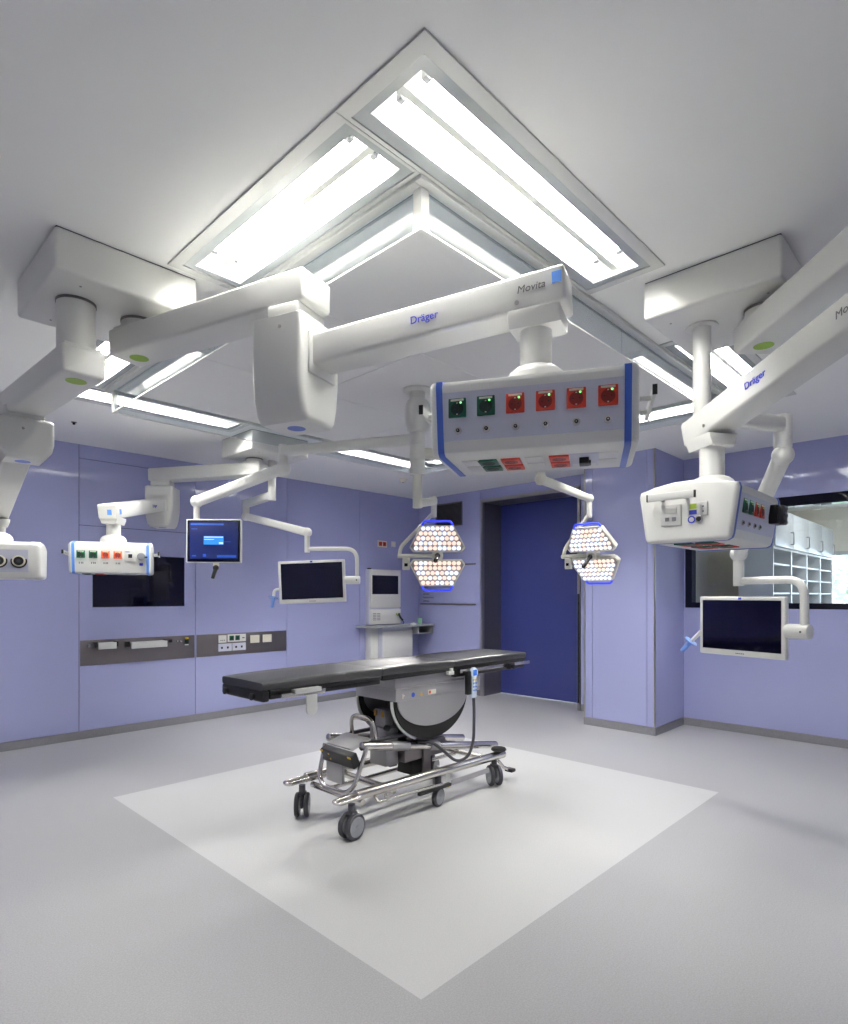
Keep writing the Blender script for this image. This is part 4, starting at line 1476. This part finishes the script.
# labels on the housing
M_LBL = mat('label_blue', '#3f63d6', 0.5)
for (x, c, w_, h_) in ((2.615, 0, 0.020, 0.030), (2.700, 1, 0.030, 0.030), (2.775, 2, 0.026, 0.026), (2.875, 3, 0.075, 0.030), (3.235, 2, 0.026, 0.028)):
    m = MB()
    if c == 2:
        v = [m.bm.verts.new((x + a, HY0 - 0.0015, 0.765 + b)) for a, b in ((-w_ / 2, -h_ / 2), (w_ / 2, -h_ / 2), (0, h_ / 2))]
        m.bm.faces.new(v)
        m.build('warning_label', M_YELLOW, hs, smooth=0)
    elif c == 1:
        m.cyl((x, HY0 - 0.0016, 0.765), (x, HY0 + 0.001, 0.765), 0.015, n=20)
        m.build('round_label', M_LBL, hs, smooth=0)
    elif c == 3:
        m.box((x, HY0 - 0.0008, 0.765), (w_, 0.002, h_))
        m.box((x - 0.02, HY0 - 0.0016, 0.765), (0.018, 0.002, 0.018), mi=1)
        m.build('type_label', [M_CREAM, M_RED], hs, smooth=0)
    else:
        m.box((x - 0.006, HY0 - 0.0008, 0.765), (0.006, 0.002, h_))
        m.box((x + 0.004, HY0 - 0.0008, 0.768), (0.014, 0.002, 0.006))
        m.build('foot_label', M_CREAM, hs, smooth=0)
m = MB()
m.span((3.30, HY0 + 0.03, 0.715), (3.42, HY1 - 0.03, 0.835), bev=0.006)
mod = m.build('control_module', M_GREYP, t)
m = MB()
m.span((3.33, HY0 + 0.024, 0.745), (3.41, HY0 + 0.031, 0.815), bev=0.002)
m.build('connector_panel', M_ALU, mod)

# lifting column and lower body between the side plates
m = MB()
m.span((2.74, 2.80, 0.40), (3.04, 3.02, 0.74), bev=0.012)
m.span((2.70, 2.78, 0.31), (3.10, 3.04, 0.42), bev=0.012)
m.build('lifting_column', M_STEELD, t)
m = MB()
m.span((2.58, 2.83, 0.30), (2.69, 2.99, 0.545), bev=0.006)
m.span((2.60, 2.86, 0.545), (2.67, 2.96, 0.66), bev=0.006)
lb = m.build('latch_block', M_GREYP, t)
for dy in (-0.035, 0.035):
    m = MB()
    m.cyl((2.59, 2.91 + dy, 0.615), (2.59, 2.91 + dy, 0.655), 0.009, n=14, bev=0.003)
    m.build('brass_pin', mat('brass', '#c99a4a', 0.3, 1.0), lb)
m = MB()
m.cyl((2.575, 2.80, 0.555), (2.575, 2.83, 0.555), 0.02, n=16, bev=0.004)
m.build('knob', M_BLACK, lb)
m = MB()
m.prism([(-0.08, 0.0), (0.08, 0.0), (0.05, 0.21), (-0.05, 0.21)], 2.80, 3.00, Matrix.Translation((0, YC, 0.20)), 0.01)
m.build('foot_bellows', M_BLACKM, t)

# transporter frame
TZ, TR = 0.228, 0.030
for y in (2.690, 3.190):
    m = MB()
    m.cyl((2.215, y, TZ + 0.012), (3.640, y, TZ - 0.016), TR, n=28, bev=0.004)
    ft = m.build('frame_tube', M_CHROME, t)
    m = MB()
    m.lathe([(0.0, 0.0), (0.05, 0.0), (0.058, 0.008), (0.05, 0.022), (0.0, 0.026)], Matrix.Translation((3.585, y, TZ + 0.018)), 28)
    m.build('bumper_pad', M_BLACKM, ft)
    m = MB()
    lp = [(2.22, y - 0.030, 0.236), (2.07, y - 0.030, 0.232), (2.07, y + 0.030, 0.232), (2.22, y + 0.030, 0.236)]
    m.tube(lp, 0.012, 12, fillet=0.028)
    m.build('bumper_loop', M_CHROME, ft)
for (x, z, r) in ((2.27, 0.185, 0.020), (2.52, 0.20, 0.022), (3.52, 0.19, 0.020)):
    m = MB()
    m.cyl((x, 2.690, z), (x, 3.190, z), r, n=22)
    m.build('cross_tube', M_CHROME, t)
for y in (2.775, 3.105):
    m = MB()
    m.cyl((2.33, y, 0.490), (3.66, y, 0.262), 0.026, n=24, bev=0.003)
    tb = m.build('lift_tube', M_CHROME, t)
    m = MB()
    d = Vector((1.33, 0, -0.228)).normalized()
    a = Vector((2.33, y, 0.490))
    m.cyl(a + d * 0.24, a + d * 0.40, 0.031, n=24, bev=0.004)
    m.build('sleeve', M_GREYP, tb)
    m = MB()
    m.cyl(a + d * 0.60, a + d * 0.69, 0.032, n=24, bev=0.004)
    m.build('sleeve', M_GREYP, tb)
    m = MB()
    m.prism([(-0.010, 0.0), (0.010, 0.0), (0.010, 0.20), (-0.010, 0.20)], 2.86, 2.93, Matrix.Translation((0, y, 0.19)), 0.004)
    m.build('link_plate', M_STEELD, tb)
# brake linkage under the near tube
m = MB()
m.cyl((2.36, 2.655, 0.175), (2.92, 2.655, 0.155), 0.011, n=14)
m.cyl((2.36, 2.655, 0.175), (2.36, 2.690, 0.205), 0.009, n=12)
m.span((2.70, 2.640, 0.128), (3.00, 2.670, 0.150), bev=0.004, mi=1)
m.span((3.02, 2.650, 0.125), (3.42, 2.668, 0.158), bev=0.004, mi=2)
m.span((2.42, 2.645, 0.160), (2.45, 2.672, 0.210), bev=0.003)
m.build('brake_linkage', [M_CHROME, M_BLACK, M_GREYP], t)
m = MB()
m.tube([(3.58, 2.69, 0.17), (3.63, 2.68, 0.115), (3.70, 2.68, 0.085)], 0.012, 10)
m.box((3.715, 2.68, 0.078), (0.055, 0.07, 0.026), bev=0.008, mi=1)
m.build('brake_pedal', [M_CHROME, M_BLACK], t)
m = MB()
m.cyl((2.30, 2.83, 0.185), (3.50, 2.83, 0.175), 0.014, n=16)
m.cyl((2.30, 3.05, 0.185), (3.50, 3.05, 0.175), 0.014, n=16)
m.build('inner_rail', M_CHROME, t)
# casters
def caster(x, y, ang, r=0.075, twin=True, zt=0.20):
    M = rotz(ang, (x, y, 0))
    m = MB()
    m.cyl((x, y, 0.125), (x, y, zt), 0.021, n=20)
    if twin:
        m.span((-0.030, -0.010, 0.055), (0.030, 0.010, 0.150), M, bev=0.008)
        m.box((0.0, 0, 0.148), (0.058, 0.052, 0.02), M, bev=0.008)
    c = m.build('caster', M_RUBBER2, t)
    for s in ((-1, 1) if twin else (0,)):
        m = MB()
        w = 0.014 if twin else 0.017
        yo = s * 0.030
        cen = M @ Vector((0, yo, r))
        ax_ = M.to_3x3() @ Vector((0, 1, 0))
        B = Matrix.Translation(cen) @ ax_.to_track_quat('Z', 'Y').to_matrix().to_4x4()
        m.lathe([(r * 0.55, -w), (r - 0.008, -w), (r - 0.002, -w * 0.7), (r, -w * 0.3), (r, w * 0.3), (r - 0.002, w * 0.7), (r - 0.008, w), (r * 0.55, w)], B, 36)
        wh = m.build('wheel', M_RUBBER2, c)
        m = MB()
        m.lathe([(0.0, -w - 0.002), (r * 0.74, -w - 0.002), (r * 0.78, -w + 0.001), (r * 0.78, w - 0.001), (r * 0.74, w + 0.002), (0.0, w + 0.002)], B, 36)
        m.lathe([(0.0, -w - 0.006), (0.012, -w - 0.006), (0.012, w + 0.006), (0.0, w + 0.006)], B, 14)
        m.build('wheel_disc', M_HUB, c)
caster(2.185, 2.690, math.radians(8))
caster(2.190, 3.190, math.radians(48))
caster(3.530, 2.690, math.radians(58))
caster(3.380, 3.190, math.radians(20))
caster(2.920, 2.690, math.radians(12), 0.064, False, 0.20)
m = MB()
m.prism([(-0.003, 0.05), (0.003, 0.05), (0.003, 0.21), (-0.003, 0.21)], 2.90, 2.95, Matrix.Translation((0, 2.717, 0)), 0.001)
m.prism([(-0.003, 0.105), (0.003, 0.105), (0.003, 0.21), (-0.003, 0.21)], 2.975, 3.02, Matrix.Translation((0, 2.672, 0)), 0.001)
m.box((3.00, 2.668, 0.120), (0.02, 0.004, 0.014), mi=1)
m.build('wheel_bracket', [M_ALU, M_YELLOW], t)

# front bail, control box and cover plate at the pushing end
m = MB()
m.tube([(2.345, 2.745, 0.480), (2.250, 2.745, 0.270), (2.225, 2.80, 0.225), (2.225, 3.01, 0.225), (2.235, 3.075, 0.27), (2.285, 3.075, 0.465)], 0.014, 14, fillet=0.09, fs=7)
m.build('bail', M_CHROME, t)
Mx = Matrix.Translation((2.265, 2.900, 0.418)) @ Matrix.Rotation(math.radians(-22), 4, 'Y')
m = MB()
m.box((0, 0, 0), (0.055, 0.300, 0.090), Mx, bev=0.010, seg=3)
cb = m.build('control_box', M_BLACK, t)
m = MB()
for (y, z, w_) in ((-0.135, 0.036, 0.03), (0.135, 0.036, 0.03)):
    m.box((-0.0285, y, z), (0.003, w_, 0.012), Mx)
for (y, z) in ((0.07, 0.022), (0.065, -0.012)):
    m.cyl(Mx @ Vector((-0.0295, y, z)), Mx @ Vector((-0.027, y, z)), 0.006, n=12)
m.build('indicator', M_YELLOW, cb)
m = MB()
m.prism([(-0.135, 0), (0.135, 0), (0.11, 0.012), (-0.11, 0.012)], -0.085, 0.07, Matrix.Translation((2.355, 2.925, 0.492)) @ Matrix.Rotation(math.radians(-16), 4, 'Y'), 0.003)
m.build('cover_plate', M_GREYP, t)
for (x, y0, y1, zt) in ((2.47, 2.80, 3.03, 0.635), (2.53, 2.86, 3.10, 0.60)):
    m = MB()
    m.tube([(x, y0, 0.47), (x - 0.02, y0, zt), (x - 0.02, y1, zt), (x, y1, 0.47)], 0.012, 12, fillet=0.11, fs=7)
    m.build('grab_loop', M_CHROME, t)
m = MB()
m.tube([(2.42, 2.79, 0.500), (2.86, 2.79, 0.500), (2.86, 3.06, 0.500), (2.42, 3.06, 0.500)], 0.014, 12, fillet=0.10, fs=6, closed=True)
m.build('bumper_ring', M_RUBBER2, t)
m = MB()
m.span((2.25, 2.86, 0.255), (2.27, 3.02, 0.375), bev=0.004)
m.build('shield_plate', M_GREYP, t)

# hand control hanging on the table rail
t = thing('hand_control', (3.205, YN - 0.045, 0.69), 'pale blue hand control with cable hanging on the side of the operating table', 'hand control')
m = MB()
m.box((3.205, YN - 0.045, 0.790), (0.050, 0.024, 0.190), bev=0.010, seg=3)
m.cyl((3.205, YN - 0.058, 0.868), (3.205, YN - 0.032, 0.868), 0.036, n=28, bev=0.006)
bd = m.build('casing', mat('control_pale', '#c9d6e6', 0.35), t)
m = MB()
m.box((3.205, YN - 0.0585, 0.868), (0.040, 0.003, 0.040), bev=0.001)
m.build('display', mat('control_display', '#2f62b8', 0.2, emit=0.15), bd)
m = MB()
for k in range(4):
    for q in (-0.011, 0.011):
        m.box((3.205 + q, YN - 0.0575, 0.82 - k * 0.024), (0.014, 0.003, 0.012), bev=0.001, mi=0 if k else 1)
m.build('keys', [mat('key_blue', '#5f84d8', 0.4), M_YELLOW], bd)
m = MB()
m.box((3.160, YN - 0.035, 0.80), (0.040, 0.034, 0.16), bev=0.006)
m.build('holder', M_BLACK, t)
m = MB()
m.tube([(3.205, YN - 0.045, 0.692), (3.205, YN - 0.05, 0.60), (3.200, YN - 0.05, 0.40), (3.15, YN - 0.045, 0.295), (3.05, YN - 0.02, 0.275), (2.98, YN + 0.04, 0.36), (2.90, YN + 0.06, 0.425), (2.80, YN + 0.10, 0.44)], 0.0105, 12, fillet=0.07, fs=6)
m.build('control_cable', M_RUBBER2, bpy.data.objects['operating_table'])

# ------------------------------------------------------------------ things on the left wall
t = thing('wall_screen', (2.425, YW, 1.287), 'large dark glass screen flush in the left wall', 'screen')
m = MB()
m.span((1.969, YW - 0.003, 1.287), (2.881, YW + 0.004, 1.811))
m.build('glass_front', M_SCREEN, t, smooth=0)
m = MB()
m.span((1.964, YW - 0.002, 1.282), (2.886, YW + 0.004, 1.816))
m.build('joint_frame', M_SEAM, t, smooth=0)

def wx(x, z, w, h, d=0.01):
    return (x - w / 2, YW - 0.006 - d, z - h / 2), (x + w / 2, YW - 0.006, z + h / 2)
SZ0, SZ1 = 0.712, 0.962
t = thing('wall_console', (2.425, YW, SZ0), 'long steel wall console at left with two pull-out trays', 'wall console')
m = MB(); m.span((1.855, YW - 0.006, SZ0), (2.998, YW + 0.004, SZ1), bev=0.002); m.build('steel_plate', M_STEELD, t)
for (x0, x1, zz, dd) in ((1.985, 2.150, 0.925, 0.09), (2.285, 2.645, 0.915, 0.11)):
    m = MB()
    m.span((x0, YW - 0.02 - dd, zz), (x1, YW - 0.02, zz + 0.010), bev=0.002)
    m.span((x0, YW - 0.026 - dd, zz - 0.052), (x1, YW - 0.014 - dd, zz + 0.012), bev=0.003)
    tr = m.build('pull_out_tray', M_ALU, t)
    for x in (x0 - 0.012, x1 + 0.012):
        m = MB()
        m.box((x, YW - 0.05, zz - 0.008), (0.026, 0.09, 0.055), bev=0.005)
        m.build('bracket', M_BLACK, tr)
m = MB(); m.span((1.915, YW - 0.035, 0.895), (1.945, YW - 0.006, 0.922), bev=0.004); m.build('rail_end', M_HUB, t)
m = MB(); m.span((2.705, YW - 0.035, 0.895), (2.74, YW - 0.006, 0.930), bev=0.005); m.build('rail_end', M_BLACK, t)
for x in (2.80, 2.835):
    m = MB(); m.cyl((x, YW - 0.03, 0.905), (x, YW - 0.005, 0.905), 0.012, n=16, bev=0.003); m.build('gas_tap', M_CHROME, t)
m = MB()
m.span(*wx(2.905, 0.895, 0.036, 0.055, 0.02), bev=0.003)
m.span(*wx(2.905, 0.932, 0.034, 0.022, 0.02), bev=0.003, mi=1)
m.span(*wx(2.905, 0.862, 0.040, 0.014, 0.012), bev=0.002, mi=2)
m.build('gas_outlet', [M_DGREEN, M_YELLOW, M_WHITE], t)

t = thing('wall_console', (3.6, YW, SZ0), 'long steel wall console with sockets and two switches, nearer the corner', 'wall console')
m = MB(); m.span((3.022, YW - 0.006, SZ0), (4.182, YW + 0.004, SZ1), bev=0.002); m.build('steel_plate', M_STEELD, t)
m = MB(); m.span(*wx(3.325, 0.900, 0.095, 0.085)); 
for k in range(3): m.span(*wx(3.303 + k * 0.022, 0.886, 0.012, 0.008, 0.0112), mi=1)
m.build('data_outlet', [M_WHITE, M_BLACK], t)
m = MB(); m.span(*wx(3.502, 0.905, 0.230, 0.086))
for x in (3.436, 3.510): m.span(*wx(x, 0.906, 0.055, 0.056, 0.0125), mi=1); m.span(*wx(x, 0.906, 0.03, 0.03, 0.0135), mi=2)
m.span(*wx(3.585, 0.903, 0.03, 0.010, 0.0112), mi=3)
m.build('power_socket', [M_WHITE, M_GREEN, M_DGREEN, M_BLACK], t)
for (x, w_) in ((3.356, 0.163), (3.532, 0.168)):
    m = MB(); m.span(*wx(x, 0.803, w_, 0.086))
    for q in (-0.04, 0.032): m.span(*wx(x + q, 0.80, 0.022, 0.024, 0.0115), mi=1)
    m.build('data_outlet', [M_PANEL, M_BLACK], t)
for x in (3.737, 3.903):
    m = MB(); m.span(*wx(x, 0.880, 0.118, 0.092, 0.014), bev=0.003); m.span(*wx(x, 0.880, 0.085, 0.066, 0.019), bev=0.003); m.build('light_switch', M_CREAM, t)

t = thing('emergency_socket', (5.79, YW, 2.105), 'white wall plate with two red sockets on the left wall near the corner', 'socket')
m = MB(); m.span((5.700, YW - 0.010, 2.098), (5.880, YW, 2.190), bev=0.002); m.build('plate', M_CREAM, t)
for x in (5.752, 5.828):
    m = MB(); m.span((x - 0.030, YW - 0.014, 2.112), (x + 0.030, YW - 0.009, 2.174), bev=0.002); m.cyl((x, YW - 0.0155, 2.143), (x, YW - 0.013, 2.143), 0.018, n=18, mi=1); m.build('red_socket', [M_RED, M_DRED], t)
t = thing('wall_switch', (6.01, YW, 2.11), 'small white square wall switch beside the red emergency sockets', 'switch')
m = MB(); m.span((5.967, YW - 0.010, 2.112), (6.052, YW, 2.195), bev=0.002); m.build('plate', M_PANEL, t)
m = MB(); m.span((5.98, YW - 0.014, 2.125), (6.039, YW - 0.009, 2.182), bev=0.003); m.build('rocker', M_CREAM, t)

# ------------------------------------------------------------------ things on the back wall
t = thing('vent_grille', (XD, 5.81, 2.38), 'dark rectangular ventilation grille high on the back wall left of the door', 'vent')
VY0, VY1, VZ0, VZ1 = 5.552, 6.070, 2.405, 2.752
m = MB()
m.span((XD - 0.010, VY0, VZ0), (XD, VY0 + 0.018, VZ1)); m.span((XD - 0.010, VY1 - 0.018, VZ0), (XD, VY1, VZ1))
m.span((XD - 0.010, VY0 + 0.018, VZ0), (XD, VY1 - 0.018, VZ0 + 0.018)); m.span((XD - 0.010, VY0 + 0.018, VZ1 - 0.018), (XD, VY1 - 0.018, VZ1))
m.build('frame', M_STEELD, t, smooth=0)
m = MB(); m.span((XD - 0.003, VY0 + 0.018, VZ0 + 0.018), (XD - 0.0005, VY1 - 0.018, VZ1 - 0.018)); m.build('backing', M_BLACKM, t, smooth=0)
m = MB()
n = 19
for k in range(n):
    z = VZ0 + 0.026 + (VZ1 - VZ0 - 0.052) * k / (n - 1)
    m.box((0, 0, 0), (0.012, VY1 - VY0 - 0.036, 0.002), Matrix.Translation((XD - 0.006, (VY0 + VY1) / 2, z)) @ Matrix.Rotation(math.radians(35), 4, 'Y'))
m.build('louvres', M_STEELD, t, smooth=0)

t = thing('wall_sign', (XD, 5.85, 1.25), 'flush glass panel with small dark print on the back wall left of the door', 'sign')
m = MB(); m.span((XD - 0.004, 5.315, 1.280), (XD, 6.375, 1.835), bev=0.001); m.build('glass_front', W_GLASS, t)
for z in (1.835, 1.262):
    m = MB(); m.span((XD - 0.014, 5.305, z), (XD, 6.385, z + 0.020), bev=0.003); m.build('clamp_strip', M_STEELD, t)
rnd = random.Random(2)
for k, ln in enumerate((0.085, 0.10, 0.12, 0.215, 0.11)):
    z = 1.528 - k * 0.0525
    m = MB(); y = 6.325; e = y - ln
    while y > e:
        w_ = rnd.uniform(0.008, 0.014)
        m.span((XD - 0.0052, y - w_, z - 0.011 - rnd.choice((0, 0, 0.004))), (XD - 0.0042, y, z + rnd.choice((0.006, 0.012, 0.007))))
        y -= w_ + 0.004
    m.build('print_line', M_GREYINK, t, smooth=0)

# ------------------------------------------------------------------ workstation in the back corner
YU = 6.340
t = thing('workstation', (5.75, YW - 0.2, 0), 'white documentation workstation with built-in dark monitor in the back corner', 'workstation')
m = MB()
m.span((5.476, YU + 0.02, 0.992), (6.070, YW - 0.002, 1.768), bev=0.004)
up = m.build('upper_housing', M_PANEL, t)
m = MB(); m.span((5.490, YU, 1.228), (6.070, YU + 0.022, 1.768), bev=0.003); m.build('monitor_front', M_WHITE2, up)
m = MB(); m.span((5.490, YU, 0.992), (6.070, YU + 0.022, 1.205), bev=0.003); m.build('lower_front', M_WHITE2, up)
m = MB(); m.span((5.520, YU - 0.003, 1.418), (6.018, YU + 0.004, 1.686)); m.build('screen', M_SCREEN, up, smooth=0)
m = MB()
for i in range(2):
    for k in range(5):
        m.span((5.535 + i * 0.075, YU - 0.002, 1.05 + k * 0.022), (5.595 + i * 0.075, YU + 0.001, 1.062 + k * 0.022))
m.build('speaker_grille', M_HUB, up, smooth=0)
m = MB(); m.span((5.485, YU + 0.03, 1.768), (5.530, YU + 0.07, 1.788), bev=0.004); m.build('top_camera', M_BLACK, up)
m = MB()
pl = [(5.30, YW - 0.002), (5.30, 6.30), (5.36, 6.26), (5.47, 6.17), (5.60, 6.11), (XD - 0.015, 6.08), (XD - 0.002, 6.11), (XD - 0.002, YW - 0.002)]
vs0 = [m.bm.verts.new((p[0], p[1], 0.952)) for p in pl]; vs1 = [m.bm.verts.new((p[0], p[1], 0.976)) for p in pl]
m.bm.faces.new(vs0); m.bm.faces.new(vs1[::-1])
for i in range(len(pl)):
    j = (i + 1) % len(pl)
    m.bm.faces.new((vs0[i], vs1[i], vs1[j], vs0[j]))
bmesh.ops.recalc_face_normals(m.bm, faces=m.bm.faces[:])
m.build('worktop', M_HUB, t, smooth=0)
m = MB(); m.span((5.470, 6.315, 0.0), (5.70, YW - 0.006, 0.951), bev=0.003); m.build('cable_column', M_WHITE2, t)
m = MB(); m.span((5.600, 6.225, 0.06), (6.185, 6.313, 0.951), bev=0.003); m.span((5.62, 6.235, 0.0), (6.17, 6.31, 0.06)); cab = m.build('base_cabinet', M_PANEL, t)
m = MB(); m.span((5.605, 6.205, 0.07), (6.182, 6.225, 0.895), bev=0.003); m.build('door', M_WHITE2, cab)
m = MB()
for (a, b) in (((6.20, 6.10, 0.838), (6.50, YW - 0.01, 0.846)), ((6.20, 6.10, 0.846), (6.208, YW - 0.01, 0.950)), ((6.492, 6.10, 0.846), (6.50, YW - 0.01, 0.950))):
    m.span(a, b)
m.build('keyboard_tray', M_HUB, t, smooth=0)

t = thing('barcode_scanner', (6.06, YU - 0.03, 1.06), 'small black hand device with green tip clipped to the workstation front', 'scanner')
m = MB()
m.box((0, 0, 0), (0.05, 0.03, 0.035), Matrix.Translation((6.012, YU - 0.017, 1.125)), bev=0.006)
m.tube([(6.020, YU - 0.022, 1.115), (6.035, YU - 0.04, 1.07), (6.065, YU - 0.05, 1.04)], 0.015, 10)
h = m.build('body', M_BLACK, t)
m = MB(); m.box((5.978, YU - 0.02, 1.132), (0.025, 0.026, 0.026), bev=0.004); m.build('tip', mat('scanner_green', '#9cc070', 0.5), t)
m = MB(); m.tube([(6.065, YU - 0.05, 1.04), (6.085, YU - 0.05, 1.0), (6.075, YU - 0.04, 0.984)], 0.006, 8); m.build('cable', M_BLACK, t)

t = thing('green_cup', (6.28, 6.15, 0.976), 'small translucent green cup on the right end of the workstation worktop', 'cup')
m = MB()
m.lathe([(0.0, 0.0), (0.028, 0.0), (0.034, 0.085), (0.0305, 0.085), (0.026, 0.006), (0.0, 0.006)], Matrix.Translation((6.28, 6.15, 0.9765)), 26)
m.build('cup_body', M_TEAL, t)
m = MB()
m.lathe([(0.0305, 0.083), (0.036, 0.083), (0.036, 0.090), (0.0305, 0.090)], Matrix.Translation((6.28, 6.15, 0.9765)), 26)
m.build('rim', M_TEAL, t)
t = thing('computer_mouse', (6.14, 6.15, 0.976), 'white rounded mouse lying on the workstation worktop in front of the cabinet', 'mouse')
m = MB()
m.sphere((6.14, 6.15, 0.978), 0.055, (1.0, 0.62, 0.5))
for v in m.bm.verts: v.co.z = max(v.co.z, 0.9765)
m.build('shell', M_WHITE2, t)
m = MB(); m.box((6.115, 6.15, 1.0035), (0.018, 0.006, 0.004), bev=0.001); m.build('wheel', M_HUB, t)
EXPO = 2.0

# ------------------------------------------------------------------ world, camera, view
w = bpy.data.worlds.new('sky_world')
S.world = w
w.use_nodes = True
bg = w.node_tree.nodes['Background']
bg.inputs['Color'].default_value = (0.86, 0.93, 1.0, 1)
bg.inputs['Strength'].default_value = 1.3

cam = bpy.data.cameras.new('camera')
cam.sensor_fit = 'HORIZONTAL'
cam.sensor_width = 36.0
cam.lens = 36.0 * 597.64 / 848.0
cam.shift_x = 0.0
cam.shift_y = (595.47 - 512.0) / 848.0
cam.clip_start = 0.05
co = bpy.data.objects.new('camera', cam)
COL.objects.link(co)
co.location = (0, 0, 1.40)
co.rotation_euler = (PI / 2, 0, 0.7681 - PI / 2 + (PI / 2 - 2 * 0.7681) * 0)
S.camera = co

S.view_settings.view_transform = 'Standard'
S.view_settings.look = 'None'
S.view_settings.gamma = 1.0
S.view_settings.use_curve_mapping = False
S.view_settings.exposure = EXPO
S.cycles.max_bounces = 10
S.cycles.diffuse_bounces = 6
S.cycles.glossy_bounces = 5
S.cycles.transparent_max_bounces = 24
S.cycles.sample_clamp_indirect = 6.0
S.cycles.caustics_reflective = False
S.cycles.caustics_refractive = False
S.cycles.use_denoising = True
